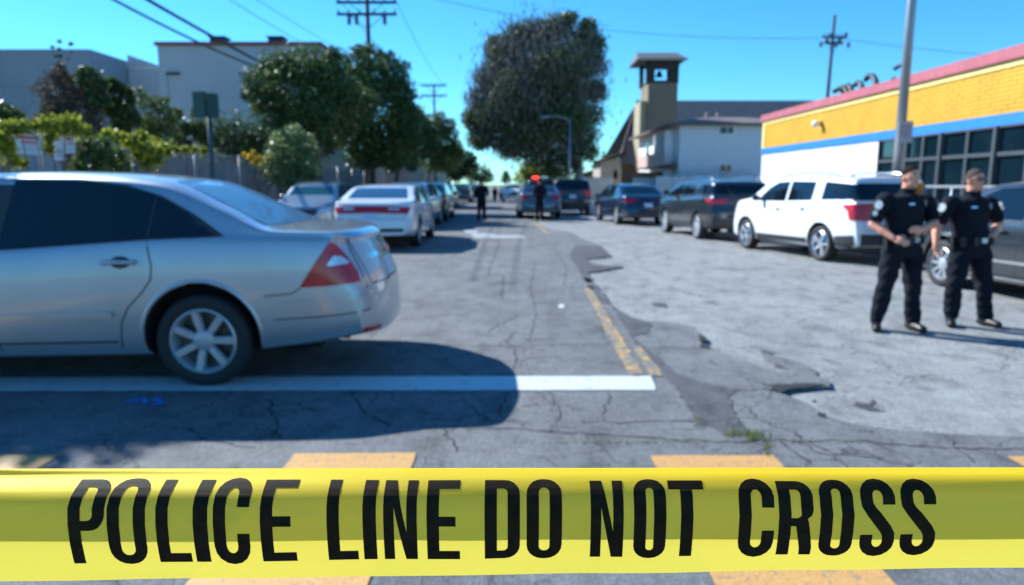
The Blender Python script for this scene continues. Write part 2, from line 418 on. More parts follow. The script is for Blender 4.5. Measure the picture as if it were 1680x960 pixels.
SEDAN = dict(wb=2.87, r=.345, ra=.405, hw=.945, x0=-1.17, x1=3.83,
  top=[(-1.17, 1.075), (-1.03, 1.125), (-.8, 1.135), (-.45, 1.15), (-.1, 1.31), (.38, 1.515), (.75, 1.56), (1.2, 1.575), (1.9, 1.56), (2.3, 1.52), (3.0, 1.12), (3.4, 1.0), (3.83, .80)],
  belt=[(-1.17, 1.035), (-1.0, 1.075), (-.4, 1.085), (.3, 1.08), (1.5, 1.0), (2.9, .985), (3.4, .93), (3.83, .75)],
  bot=[(-1.17, .34), (-.6, .27), (0, .22), (2.9, .2), (3.83, .24)],
  W=[(-1.17, .82), (-.8, .905), (-.3, .94), (1.3, .95), (3.2, .935), (3.6, .90), (3.83, .80)])
def sedan(name, label, loc, rz, pm, group, front=False, glass=None, tail='split', sc=1.0, P=None, rimst=10, hw=None, lowres=False, sides=('L', 'R')):
    P = dict(P or SEDAN); 
    if lowres: P['nst'] = 36
    c = Car(name, label, loc, rz, P, pm, group, sc=sc); g = glass or M_GLASS; st = .12
    c.wheels(rw=.235, spokes=rimst, style='thin')
    c.patch('side_window', [(-.08, 1.12), (.15, 1.28), (.45, 1.41), (.9, 1.485), (1.42, 1.49), (1.42, 1.045), (.6, 1.085)], 'L', g, step=st, mirror=True)
    c.patch('side_window', [(1.48, 1.045), (1.48, 1.485), (2.1, 1.45), (2.45, 1.30), (2.78, 1.07)], 'L', g, step=st, mirror=True)
    c.patch('rear_window', [(-.70, 1.15), (.70, 1.15), (.66, 1.28), (.58, 1.44), (-.58, 1.44), (-.66, 1.28)], 'back', g, step=.07)
    c.patch('windscreen', [(-.70, 1.15), (.70, 1.15), (.56, 1.48), (-.56, 1.48)], 'front', g, step=st)
    if tail == 'bar':
        c.patch('tail_light', [(-.84, .955), (-.80, .82), (-.45, .83), (0, .845), (.45, .83), (.80, .82), (.84, .955), (.5, .985), (0, .99), (-.5, .985)], 'back', M_RED, off=.022, step=.045)
        c.patch('reversing_light', [(.38, .90), (.62, .895), (.62, .945), (.38, .95)], 'back', M_CLEAR, off=.030, step=.05, mirror=True)
    else:
        c.patch('tail_light', [(.50, .86), (.80, .84), (.82, .98), (.55, 1.0)], 'back', M_RED, off=.01, mirror=True)
        c.patch('tail_light', [(-1.13, .86), (-.88, .88), (-.92, .99), (-1.13, 1.0)], 'L', M_RED, off=.008, mirror=True)
    c.patch('number_plate', [(-.16, .70), (.16, .70), (.16, .84), (-.16, .84)], 'back', M_PLATE, off=.01, step=.2)
    c.patch('bumper_trim', [(-.72, .42), (.72, .42), (.70, .50), (-.70, .50)], 'back', M_BLACKP, off=.008)
    c.seam('boot_seam', [(-.78, 1.02), (-.74, .70), (.74, .70), (.78, 1.02)], 'back')
    for vw in sides:
        c.seam('door_seam', [(.42, 1.09), (.44, .95), (.40, .70), (.44, .38)], vw); c.seam('door_seam', [(1.45, 1.04), (1.46, .3)], vw)
        c.seam('door_seam', [(2.62, 1.05), (2.50, .7), (2.5, .3)], vw); c.seam('sill_seam', [(.45, .33), (2.5, .31)], vw, w=.02)
        c.handle(.68, .93, vw=vw); c.handle(1.72, .90, vw=vw)
    c.mirror(2.45, 1.08, pm)
    c.patch('headlight', [(.46, .64), (.78, .66), (.80, .78), (.52, .76)], 'front', M_CLEAR, off=.01, mirror=True)
    c.patch('grille', [(-.4, .55), (.4, .55), (.42, .72), (-.42, .72)], 'front', M_BLACKP, off=.01)
    return c
SUV = dict(wb=2.86, r=.365, ra=.43, hw=.985, x0=-1.02, x1=3.78, tum=.27, rf=.2, rr=.14,
  tail=[(0, -.06), (.45, .10), (.7, .10), (.95, .05), (1.15, .02), (1.75, -.28)],
  top=[(-1.02, 1.66), (-.9, 1.715), (-.5, 1.745), (.6, 1.78), (1.6, 1.78), (2.1, 1.74), (2.5, 1.50), (2.85, 1.27), (3.3, 1.20), (3.78, 1.08)],
  belt=[(-1.02, 1.24), (0, 1.20), (1.5, 1.14), (2.8, 1.12), (3.3, 1.10), (3.78, 1.0)],
  bot=[(-1.02, .38), (-.5, .30), (0, .26), (2.9, .25), (3.78, .30)],
  W=[(-1.02, .90), (-.7, .95), (0, .985), (3.0, .975), (3.5, .93), (3.78, .84)])
def suv(name, label, loc, rz, pm, group, sc=1.0, glass=None, bl=None, P=None, clad=True, rails=True, spokes=6, rim=M_RIM, plate=True, tails=None, lowres=False, win2=None, cat='SUV'):
    P = dict(P or SUV)
    if lowres: P['nst'] = 36
    c = Car(name, label, loc, rz, P, pm, group, cat=cat, sc=sc); g = glass or M_GLASS; st = .14; z = (P['top'][3][1] - 1.78)
    c.wheels(rw=.26, spokes=spokes, rim=rim, style='wide', tw=.24)
    for vw in ('L', 'R'):
        c.patch('quarter_window', [(-.84, 1.30), (-.76, 1.58 + z), (.10, 1.64 + z), (.10, 1.27)], vw, g, off=.010, step=.07)
        c.patch('side_window', [(.42, 1.25), (.42, 1.64 + z), (1.28, 1.655 + z), (1.28, 1.22)] if win2 is None else win2, vw, win_b(g), step=st)
        c.patch('side_window', [(1.36, 1.21), (1.36, 1.655 + z), (1.8, 1.63 + z), (2.1, 1.50 + z), (2.5, 1.20)], vw, win_b(g), step=st)
        if clad: c.patch('sill_cladding', [(.46, .28), (.46, .46), (2.40, .44), (2.40, .28)], vw, M_BLACKP, off=.012, step=st)
        c.patch('bumper_cladding', [(-.92, .42), (-.92, .60), (-.46, .56), (-.44, .36), (-.8, .36)], vw, M_BLACKP, off=.020, step=.06)
        c.seam('door_seam', [(.36, 1.25), (.46, .95), (.52, .72), (.46, .35)], vw); c.seam('door_seam', [(1.32, 1.22), (1.34, .4)], vw); c.seam('door_seam', [(2.45, 1.15), (2.38, .4)], vw)
        c.handle(.66, 1.07, vw=vw); c.handle(1.56, 1.04, vw=vw)
        c.patch('tail_light', [(-1.08, 1.22), (-.58, 1.18), (-.76, 1.06), (-.82, .90), (-1.04, .88)] if tails is None else tails, vw, M_RED, off=.018, step=.05)
    for vw in ('L', 'R'): c.patch('pillar_trim', [(-.80, 1.30), (-.97, 1.31), (-.87, 1.56 + z), (-.72, 1.575 + z)], vw, g, off=.018, step=.035)
    c.patch('pillar_trim', [(.80, 1.29), (.93, 1.30), (.82, 1.575 + z), (.72, 1.58 + z)], 'back', g, off=.018, step=.035, mirror=True)
    c.patch('rear_window', [(-.82, 1.27), (.82, 1.27), (.74, 1.59 + z), (-.74, 1.59 + z)], 'back', g, off=.022, step=.05)
    c.patch('tail_light', bl or [(.80, .92), (.87, .92), (.86, 1.18), (.81, 1.18)], 'back', M_RED, off=.020, step=.04, mirror=True)
    if plate: c.patch('number_plate', [(-.16, .82), (.16, .82), (.16, .97), (-.16, .97)], 'back', M_PLATE, off=.012, step=.2)
    c.patch('rear_bumper', [(-.80, .40), (.80, .40), (.80, .62), (-.80, .62)], 'back', M_BLACKP, off=.022, step=.05)
    c.seam('tailgate_seam', [(-.78, 1.24), (-.74, .70), (.74, .70), (.78, 1.24)], 'back')
    c.patch('windscreen', [(-.76, 1.26), (.76, 1.26), (.64, 1.66 + z), (-.64, 1.66 + z)], 'front', g, step=st)
    c.patch('headlight', [(.5, .80), (.82, .84), (.82, .98), (.55, .95)], 'front', M_CLEAR, off=.01, mirror=True)
    c.patch('grille', [(-.42, .62), (.42, .62), (.42, .9), (-.42, .9)], 'front', M_BLACKP, off=.01)
    c.mirror(2.28, 1.27, M_BLACKP)
    if rails:
        for sd in (1, -1):
            MB().tube([(-.55, sd * .66, 1.70 + z), (-.40, sd * .66, 1.80 + z), (.8, sd * .67, 1.83 + z), (1.65, sd * .66, 1.80 + z), (1.8, sd * .66, 1.72 + z)], .022).obj('roof_rail', M_CHROME, c.t, True)
    return c
def win_b(g): return g
# ------------------------------------------------------------------ ground
M_ASPH = pave('grey asphalt', (.112, .115, .118), (.165, .168, .17), .6, .6, (.80, .80, .82))
M_ASPH2 = pave('darker patch asphalt', (.062, .064, .070), (.095, .098, .104), .4, .5)
M_CONC = pave('pale worn concrete road', (.20, .203, .203), (.275, .275, .273), .36, .4, (.80, .79, .78))
M_SIDE = pave('pavement concrete', (.27, .265, .25), (.36, .35, .33), .15, .3)
M_DIRT = pave('dry earth', (.20, .16, .11), (.30, .25, .18), .3, .8)
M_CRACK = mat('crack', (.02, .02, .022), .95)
def worn(name, col, under, amt=.5, sc=18, rough=.6):
    m = bpy.data.materials.new(name); m.use_nodes = True; n = m.node_tree; b = n.nodes['Principled BSDF']; L = n.links.new
    tc = n.nodes.new('ShaderNodeTexCoord'); t = n.nodes.new('ShaderNodeTexNoise'); t.inputs['Scale'].default_value = sc; t.inputs['Detail'].default_value = 9; t.inputs['Roughness'].default_value = .75
    L(tc.outputs['Object'], t.inputs['Vector']); r = n.nodes.new('ShaderNodeValToRGB'); r.color_ramp.elements[0].position = amt - .03; r.color_ramp.elements[1].position = amt + .05
    r.color_ramp.elements[0].color = (*under, 1); r.color_ramp.elements[1].color = (*col, 1); L(t.outputs['Fac'], r.inputs[0])
    g = n.nodes.new('ShaderNodeTexNoise'); g.inputs['Scale'].default_value = 120; L(tc.outputs['Object'], g.inputs['Vector'])
    r2 = n.nodes.new('ShaderNodeValToRGB'); r2.color_ramp.elements[0].color = (.72,) * 3 + (1,); r2.color_ramp.elements[1].color = (1.1,) * 3 + (1,); r2.color_ramp.elements[0].position = .35; r2.color_ramp.elements[1].position = .6
    L(g.outputs['Fac'], r2.inputs[0]); x = n.nodes.new('ShaderNodeMixRGB'); x.blend_type = 'MULTIPLY'; x.inputs[0].default_value = 1; L(r.outputs[0], x.inputs[1]); L(r2.outputs[0], x.inputs[2])
    L(x.outputs[0], b.inputs['Base Color']); b.inputs['Roughness'].default_value = rough
    bp = n.nodes.new('ShaderNodeBump'); bp.inputs['Strength'].default_value = .4; bp.inputs['Distance'].default_value = .004; L(g.outputs['Fac'], bp.inputs['Height']); L(bp.outputs[0], b.inputs['Normal'])
    return m
M_WHITE = worn('white road paint', (.60, .61, .62), (.30, .31, .32), .40)
M_WHITE2 = worn('faded white road paint', (.42, .43, .44), (.24, .245, .25), .46)
M_YEL = worn('orange yellow crosswalk paint', (.58, .31, .10), (.25, .20, .15), .40)
M_YEL2 = worn('worn yellow line paint', (.56, .33, .08), (.17, .165, .16), .51, 11)
ZC = -.03
def sheet(name, poly, z, m, label=None, kind='structure', edge=0, cat=None):
    b = MB(); poly = [Vector((p[0], p[1])) for p in poly]
    ar = sum(poly[i].x * poly[(i + 1) % len(poly)].y - poly[(i + 1) % len(poly)].x * poly[i].y for i in range(len(poly)))
    if ar < 0: poly = poly[::-1]
    if edge: b.prism(poly, z - edge, z)
    else: b.quad(*[(p.x, p.y, z) for p in poly])
    o = b.obj(name, m); bm = bmesh.new(); bm.from_mesh(o.data); bmesh.ops.triangulate(bm, faces=[f for f in bm.faces if len(f.verts) > 4]); bm.to_mesh(o.data); bm.free()
    return tag(o, label, cat, kind=kind)
sheet('road_base', [(-900, -60), (900, -60), (900, 1500), (-900, 1500)], ZC, M_CONC, 'pale worn concrete carriageway of the wide street')
sheet('dirt_lot', [(-300, -30), (-9.0, -30), (-9.0, 400), (-300, 400)], ZC + .10, M_DIRT, 'dry earth lot behind the chain link fence')
def jag(pts, amp, seg, seed=1, z=None):
    r = random.Random(seed); out = []
    for i in range(len(pts) - 1):
        a, b = Vector(pts[i][:2]), Vector(pts[i + 1][:2]); L = (b - a).length; n = max(1, int(L / seg)); q = Vector((-(b - a).y, (b - a).x)).normalized() if L else Vector((0, 0))
        for k in range(n): out.append(a.lerp(b, k / n) + (q * r.uniform(-amp, amp) if k else Vector((0, 0))))
    out.append(Vector(pts[-1][:2])); return out
# broken edge of the upper asphalt layer, from far to near, then out to the right
edge_px = [(872, 345), (884, 368), (905, 378), (935, 380), (955, 392), (985, 402), (1003, 420), (960, 424), (975, 434), (1022, 438), (962, 447), (975, 462), (1000, 495), (1020, 520), (1060, 527), (1105, 528), (1140, 538), (1152, 548),
           (1158, 556), (1146, 558), (1165, 572), (1205, 587), (1240, 598), (1275, 611), (1305, 611), (1262, 590), (1248, 578), (1290, 588), (1335, 605), (1340, 616), (1358, 622), (1362, 634), (1330, 633), (1275, 638), (1262, 640), (1290, 648),
           (1330, 665), (1352, 680), (1385, 692), (1450, 703), (1560, 712), (1700, 716), (2100, 722)]
eg = [G(x, y) for x, y in edge_px]
ej = jag([(1.45, 400), (1.45, 60)] + [(p.x, p.y) for p in eg] + [(30, 3.8)], .022, .12, 3)
ej = [p for i, p in enumerate(ej) if i == 0 or (p - ej[i - 1]).length > .004]
sheet('asphalt_road', [(-7.35, 400), (-7.35, -30), (40, -30), (40, 3.8)] + ej[::-1], 0, M_ASPH, 'grey cracked asphalt of the near carriageway with a broken edge', edge=.03)
# darker repair strip wandering along the old edge
patch_px = [(1005, 505), (1040, 522), (1068, 530), (1066, 546), (1040, 552), (1060, 575), (1085, 590), (1110, 612), (1150, 628), (1208, 640), (1192, 655), (1205, 680), (1222, 706), (1232, 712), (1200, 716), (1168, 702), (1140, 690), (1125, 665), (1110, 640), (1090, 615), (1062, 585), (1040, 560), (1025, 538)]
sheet('asphalt_patch', jag([G(x, y) for x, y in patch_px + patch_px[:1]], .012, .08, 5)[:-1], .004, M_ASPH2, 'darker repair strip in the asphalt beside the yellow lines')
p2 = [(945, 402), (985, 404), (1000, 419), (958, 422), (972, 434), (1018, 438), (960, 445), (985, 480), (1002, 500), (988, 498), (965, 470), (950, 445), (935, 420)]
sheet('asphalt_patch', jag([G(x, y) for x, y in p2 + p2[:1]], .03, .3, 6)[:-1], .004, M_ASPH2, 'dark ragged asphalt strip farther along the street centre')
for i, q in enumerate([[(1405, 660), (1425, 664), (1432, 655), (1438, 660), (1430, 668), (1455, 676), (1425, 675), (1400, 666)], [(1250, 575), (1275, 580), (1262, 583), (1248, 580)], [(1068, 496), (1092, 498), (1098, 506), (1075, 504)], [(975, 436), (1022, 437), (1015, 442), (985, 442)]]):
    sheet('asphalt_patch', jag([G(x, y, ZC) for x, y in q + q[:1]], .012, .08, 8 + i)[:-1], ZC + .004, M_ASPH2, ['dark arrow shaped scar in the pale road surface', 'small dark blotch in the pale road by the asphalt edge', 'dark blotch in the pale road right of the yellow lines', 'dark sliver on the pale road at the far broken edge'][i])
# flat dark shapes painting the shade in holes along the broken edge
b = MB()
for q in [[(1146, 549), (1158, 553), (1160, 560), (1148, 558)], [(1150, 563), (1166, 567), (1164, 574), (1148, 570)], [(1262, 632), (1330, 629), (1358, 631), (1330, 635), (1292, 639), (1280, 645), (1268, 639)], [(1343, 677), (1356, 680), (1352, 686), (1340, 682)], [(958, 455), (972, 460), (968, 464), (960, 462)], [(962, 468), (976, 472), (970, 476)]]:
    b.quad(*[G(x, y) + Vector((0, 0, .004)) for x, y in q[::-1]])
bo = b.obj('painted_hole_shade', M_CRACK); tag(bo, 'painted dark shade of the gaps under the broken asphalt edge', kind='structure')
def cracks(name, lines, z, wd=.012, seed=1, label=None):
    r = random.Random(seed); b = MB()
    for ln in lines:
        P = jag([G(x, y, z) for x, y in ln], .02, .05, r.randint(0, 999)); ws = [wd * r.uniform(.3, 1.3) for _ in P]; V0 = len(b.v)
        for i, p in enumerate(P):
            d = P[min(i + 1, len(P) - 1)] - P[max(i - 1, 0)]; q = Vector((-d.y, d.x)).normalized() * ws[i] / 2
            b.v += [Vector((p.x - q.x, p.y - q.y, z + .002)), Vector((p.x + q.x, p.y + q.y, z + .002))]
        for i in range(len(P) - 1): b.f.append((V0 + 2 * i, V0 + 2 * i + 2, V0 + 2 * i + 3, V0 + 2 * i + 1))
    o = b.obj(name, M_CRACK); return tag(o, label, kind='structure')
cracks('road_crack', [[(730, 702), (860, 704), (980, 714), (1060, 718), (1180, 726), (1270, 722), (1400, 724), (1560, 735), (1680, 738)],
    [(955, 692), (1030, 694), (1080, 691), (1150, 692)], [(842, 606), (850, 590), (846, 578), (830, 560), (845, 545)], [(838, 640), (830, 655), (820, 680)], [(725, 703), (745, 730), (748, 742)],
    [(820, 396), (812, 420), (800, 450)], [(827, 450), (822, 490)], [(560, 622), (600, 680), (640, 700)], [(690, 566), (820, 568), (900, 566), (1000, 565)],
    [(800, 545), (822, 530), (850, 520)], [(1060, 575), (1100, 612), (1125, 660), (1160, 700)], [(1210, 640), (1165, 633), (1110, 618)], [(1195, 655), (1215, 700), (1232, 716)], [(1270, 638), (1210, 642)],
    [(440, 655), (460, 720)], [(1050, 572), (1150, 571)], [(740, 480), (900, 476), (985, 470)], [(820, 360), (818, 396)], [(1280, 724), (1330, 760)]], 0, .016, 4, 'dark cracks running through the grey asphalt')
cracks('road_crack', [[(1170, 500), (1300, 505), (1500, 522)], [(1050, 470), (1180, 478)], [(1190, 540), (1240, 552)], [(1100, 420), (1200, 440), (1400, 470)]], ZC, .010, 9, 'faint cracks in the pale concrete road')
# loose grit along the broken edge
g_ = np.random.default_rng(77); V, F = [], []
for k in range(2600):
    i = g_.integers(30, len(ej) - 3); p = ej[i]; q = Vector((p.x + abs(g_.normal()) * .10 - .02, p.y + g_.normal() * .07)); s_ = .004 + abs(g_.normal()) * .006; n0 = len(V); zz = ZC if g_.random() < .8 else 0
    if p.y > 16: continue
    V += [(q.x - s_, q.y - s_ * .6, zz), (q.x + s_, q.y - s_ * .4, zz), (q.x, q.y + s_, zz), (q.x + s_ * .2, q.y, zz + s_ * 1.1)]; F += [(n0, n0 + 1, n0 + 3), (n0 + 1, n0 + 2, n0 + 3), (n0 + 2, n0, n0 + 3)]
tag(mesh_obj('loose_gravel', V, F, M_ASPH2), 'loose asphalt grit scattered along the broken road edge', 'gravel', kind='stuff')
cracks('road_crack', [[(600, 560), (680, 575), (740, 600), (800, 640)], [(880, 430), (870, 470), (880, 520), (868, 560)], [(900, 640), (920, 680), (905, 712)], [(1000, 640), (990, 690)], [(700, 430), (760, 455), (820, 450)], [(640, 500), (720, 510), (790, 500)],
    [(1300, 722), (1350, 745), (1450, 752)], [(1420, 720), (1500, 758)], [(1550, 716), (1600, 760)], [(905, 400), (930, 440), (925, 470)], [(760, 655), (800, 690), (870, 695)], [(300, 700), (340, 725), (420, 735)]], 0, .010, 14, 'finer secondary cracks branching over the grey asphalt')
# painted markings
def strip(name, q, m, label, z=.006): return sheet(name, q, z, m, label)
strip('stop_line', jag([G(-500, 621), G(0, 620), G(1068, 618), G(1076, 641), G(0, 643), G(-500, 645), G(-500, 621)], .006, .12, 2)[:-1], M_WHITE, 'white stop line across the near lane beneath the silver car')
strip('yellow_line', jag([G(958, 474), G(970, 474), G(1056, 614), G(1032, 616), G(958, 474)], .01, .1, 3)[:-1], M_YEL2, 'worn yellow centre line ending at the stop line')
strip('yellow_line', jag([G(1040, 570), G(1052, 568), G(1088, 618), G(1066, 618), G(1040, 570)], .012, .1, 4)[:-1], M_YEL2, 'patchy second yellow centre line on the right', .008)
strip('yellow_line', [G(874, 366), G(882, 366), G(904, 384), G(897, 384)], M_YEL2, 'far piece of yellow centre line')
for x0, y0, lb in ((-5.10, 3.56, 'second crosswalk bar left of the centre one'), (-3.15, 3.56, 'orange crosswalk bar in the shade at the left edge'), (-1.2, 3.58, 'orange crosswalk bar left of the middle'), (.76, 3.55, 'orange crosswalk bar right of the middle'), (2.70, 3.54, 'orange crosswalk bar at the right edge'), (4.65, 3.54, 'orange crosswalk bar beyond the right edge')):
    strip('crosswalk_bar', jag([(x0, y0), (x0 + .67, y0 + .01), (x0 + .66, .6), (x0 - .02, .6), (x0, y0)], .006, .1, int(x0 * 9))[:-1], M_YEL, lb)
strip('lane_mark', jag([G(770, 384), G(800, 383), G(812, 386), G(858, 386), G(862, 391), G(780, 391), G(770, 384)], .04, .3, 2)[:-1], M_WHITE2, 'faded white arrow paint far down the near lane')
strip('lane_mark', [G(762, 378), G(782, 378), G(784, 383), G(764, 383)], M_WHITE2, 'small white paint dash beyond the arrow')
strip('spray_mark', [G(918, 500), G(925, 500), G(925, 506), G(916, 506)], M_WHITE, 'little pale paint dot on the asphalt')
M_BLUE = mat('blue spray chalk', (.05, .25, .75), .8)
for pl in ([(208, 663), (222, 656), (236, 656), (240, 664)], [(218, 661), (234, 661)], [(268, 655), (248, 657), (262, 661), (270, 664), (246, 666)]):
    b = MB(); P = [G(x, y, .0) for x, y in pl]
    for i in range(len(P) - 1):
        d = (P[i + 1] - P[i]).normalized(); q = Vector((-d.y, d.x, 0)) * .012; e = Vector((0, 0, .010)); b.quad(P[i] - q + e, P[i + 1] - q + e, P[i + 1] + q + e, P[i] + q + e)
    tag(b.obj('chalk_mark', M_BLUE), 'blue sprayed letters on the shaded asphalt', kind='structure', group='strokes of the blue sprayed writing')
# kerbs and pavements (left one straight, right one angled)
def pavement(name, inner, outer, label, z=.12):
    b = MB(); n = len(inner)
    for i in range(n - 1):
        a, c, d, e = inner[i], inner[i + 1], outer[i + 1], outer[i]; L = (Vector(c) - Vector(a)).length; k = max(1, int(L / 1.5))
        for j in range(k):
            f0, f1 = j / k + .004, (j + 1) / k - .004; P = lambda s, t, f: Vector((s[0] + (t[0] - s[0]) * f, s[1] + (t[1] - s[1]) * f))
            qa, qb, qc, qd = P(a, c, f0), P(a, c, f1), P(e, d, f1), P(e, d, f0)
            ka, kb = qa.lerp(qd, .10), qb.lerp(qc, .10); ka2, kb2 = qa.lerp(qd, .108), qb.lerp(qc, .108)
            for quad_ in ([qa, qb, kb, ka], [ka2, kb2, qc, qd]):
                ar = sum(quad_[m].x * quad_[(m + 1) % 4].y - quad_[(m + 1) % 4].x * quad_[m].y for m in range(4))
                b.prism(quad_ if ar > 0 else quad_[::-1], -.03, z)
    return tag(b.obj(name, M_SIDE), label, kind='structure')
pavement('pavement', [(-7.4, 9.5), (-7.4, 40), (-7.4, 110)], [(-8.95, 9.5), (-8.95, 40), (-8.95, 110)], 'left pavement slabs and kerb along the fence')
pavement('pavement', [(9.1, 4), (8.2, 12), (7.0, 22), (6.2, 34), (6.0, 110)], [(11.0, 4), (11.0, 12), (11.0, 22), (11, 34), (9.6, 110)], 'right pavement slabs and kerb in front of the yellow shop')
sheet('yard_ground', [(10.9, -20), (300, -20), (300, 400), (9.5, 400), (9.5, 34), (11.0, 33.9)], .09, M_SIDE, 'paved yards behind the shop')

# ------------------------------------------------------------------ yellow barrier tape in the foreground
def tape():
    n_s = 260; sx = np.linspace(-.62, .62, n_s); Y0 = .425
    def prof(x):
        px = 840 + x / .40 * 1120 * .94; f = min(max(px / 1680, -.2), 1.2)
        yb = 953 - 21 * f; k = 1.25 - .65 * f + .03 * math.sin(9 * f); wv = 1.2 * math.sin(7 * f + 1)
        rows = [(yb, .0045), (yb - 16, .0030), (yb - 36, .001), (yb - 62, -.0004), (yb - 92, -.0004), (832, .0012), (815, .0042 * k), (802, .0085 * k), (790, .0135 * k), (782, .018 * k), (775.5, .0225 * k * .5 + .0112), (771.2, .0262), (769.0 - 2 * f, .0295)]
        out = []
        for r_, (py, d) in enumerate(rows):
            ang = PITCH + math.atan((py + (wv if 1 < r_ < 6 else 0) - 480) / 1120); Y = Y0 + d; out.append((Y, CAM_H - Y * math.tan(ang)))
        Yc, Zc = out[-1]; kk = k
        out += [(Yc + .0008, Zc - .0004), (Yc + .0014, Zc - .0012)]
        return [(y + .0004 * math.sin(x * 31 + 2 * math.sin(x * 13)) * math.sin(i_ * .9 + x * 9) * (i_ < 9), z + .00025 * math.sin(x * 47 + i_) * (i_ < 9)) for i_, (y, z) in enumerate(out)]
    V, F = [], []; S = []
    for x in sx:
        p = prof(x); V += [(x, y, z) for y, z in p]; L = [0]
        for i in range(1, len(p)): L.append(L[-1] + math.hypot(p[i][0] - p[i - 1][0], p[i][1] - p[i - 1][1]))
        S.append((x, p, L))
    m = len(prof(0))
    for i in range(n_s - 1):
        for j in range(m - 1): F.append((i * m + j, (i + 1) * m + j, (i + 1) * m + j + 1, i * m + j + 1))
    M = bpy.data.materials.new('yellow translucent plastic film'); M.use_nodes = True; n = M.node_tree; L_ = n.links.new; out = n.nodes['Material Output']; n.nodes.remove(n.nodes['Principled BSDF'])
    tc = n.nodes.new('ShaderNodeTexCoord'); mp = n.nodes.new('ShaderNodeMapping'); mp.inputs['Scale'].default_value = (4, 40, 60); L_(tc.outputs['Object'], mp.inputs[0])
    nz = n.nodes.new('ShaderNodeTexNoise'); nz.inputs['Scale'].default_value = 2.2; nz.inputs['Detail'].default_value = 6; L_(mp.outputs[0], nz.inputs['Vector'])
    rp = n.nodes.new('ShaderNodeValToRGB'); rp.color_ramp.elements[0].position = .3; rp.color_ramp.elements[1].position = .7; rp.color_ramp.elements[0].color = (.97, .63, .006, 1); rp.color_ramp.elements[1].color = (1, .70, .015, 1); L_(nz.outputs['Fac'], rp.inputs[0])
    bp = n.nodes.new('ShaderNodeBump'); bp.inputs['Strength'].default_value = .22; bp.inputs['Distance'].default_value = .002; L_(nz.outputs['Fac'], bp.inputs['Height'])
    df = n.nodes.new('ShaderNodeBsdfDiffuse'); tl = n.nodes.new('ShaderNodeBsdfTranslucent'); gl = n.nodes.new('ShaderNodeBsdfGlossy'); gl.inputs['Roughness'].default_value = .55; tp = n.nodes.new('ShaderNodeBsdfTransparent'); tp.inputs[0].default_value = (.95, .88, .15, 1)
    L_(rp.outputs[0], df.inputs[0]); tl.inputs[0].default_value = (1, .82, .13, 1)
    for q in (df, gl): L_(bp.outputs[0], q.inputs['Normal'])
    a = n.nodes.new('ShaderNodeMixShader'); a.inputs[0].default_value = .46; L_(df.outputs[0], a.inputs[1]); L_(tl.outputs[0], a.inputs[2])
    b_ = n.nodes.new('ShaderNodeMixShader'); b_.inputs[0].default_value = .06; L_(a.outputs[0], b_.inputs[1]); L_(tp.outputs[0], b_.inputs[2])
    fr = n.nodes.new('ShaderNodeFresnel'); fr.inputs[0].default_value = 1.5; L_(bp.outputs[0], fr.inputs['Normal'])
    c_ = n.nodes.new('ShaderNodeMixShader'); c_.inputs[0].default_value = .10; gl.inputs[0].default_value = (1, .90, .35, 1); L_(b_.outputs[0], c_.inputs[1]); L_(gl.outputs[0], c_.inputs[2]); L_(c_.outputs[0], out.inputs[0])
    to = mesh_obj('barrier_tape', V, F, M, None, True); tag(to, 'yellow plastic POLICE LINE DO NOT CROSS tape stretched across the foreground', 'tape')
    # lettering: outlines in photo pixels, read on the flat tape at the depth of its front
    ink = mat('black tape ink', (.026, .015, .006), .65, var=.3, vs_=90, spec=.1)
    def rrect(x0, x1, y0, y1, r, n=5, tl=True, tr=True, bl=True, br=True):
        P = []
        for (cx, cy, a0, on) in ((x1 - r, y1 - r, 0, tr), (x0 + r, y1 - r, 90, tl), (x0 + r, y0 + r, 180, bl), (x1 - r, y0 + r, 270, br)):
            if on: P += [(cx + r * math.cos(R(a0 + 90 * k / n)), cy + r * math.sin(R(a0 + 90 * k / n))) for k in range(n + 1)]
            else: P.append({0: (x1, y1), 90: (x0, y1), 180: (x0, y0), 270: (x1, y0)}[a0])
        return P
    def stroke(cl, w):
        lf, rt = [], []
        for i, p in enumerate(cl):
            d = Vector(cl[min(i + 1, len(cl) - 1)]) - Vector(cl[max(i - 1, 0)]); d.normalize(); q = Vector((-d.y, d.x)) * w / 2
            lf.append((p[0] + q.x, p[1] + q.y)); rt.append((p[0] - q.x, p[1] - q.y))
        return lf + rt[::-1]
    def arc(cx, cy, rx, ry, a0, a1, n=8): return [(cx + rx * math.cos(R(a0 + (a1 - a0) * k / n)), cy + ry * math.sin(R(a0 + (a1 - a0) * k / n))) for k in range(n + 1)]
    # unit letters: height 1, width w, stroke t (all in letter heights)
    def letter(ch, w):
        t = .152; h = 1.0
        if ch == 'I': return [[(0, 0), (w, 0), (w, 1), (0, 1)]]
        if ch == 'L': return [[(0, 0), (w, 0), (w, .12), (t, .12), (t, 1), (0, 1)]]
        if ch == 'E': return [[(0, 0), (w, 0), (w, .12), (t, .12), (t, .44), (w * .88, .44), (w * .88, .56), (t, .56), (t, .88), (w, .88), (w, 1), (0, 1)]]
        if ch == 'T': return [[(w / 2 - t / 2, 0), (w / 2 + t / 2, 0), (w / 2 + t / 2, .88), (w, .88), (w, 1), (0, 1), (0, .88), (w / 2 - t / 2, .88)]]
        if ch == 'N': return [[(0, 0), (t * .85, 0), (t * .85, .66), (w - t * .95, 0), (w, 0), (w, 1), (w - t * .85, 1), (w - t * .85, .36), (t * .95, 1), (0, 1)]]
        if ch == 'O': return [rrect(0, w, -.02, 1.02, w * .46), rrect(t, w - t, .10, .90, (w - 2 * t) * .46)]
        if ch == 'D': return [rrect(0, w, 0, 1, w * .42, tl=False, bl=False), rrect(t, w - t, .115, .885, (w - 2 * t) * .40, tl=False, bl=False)]
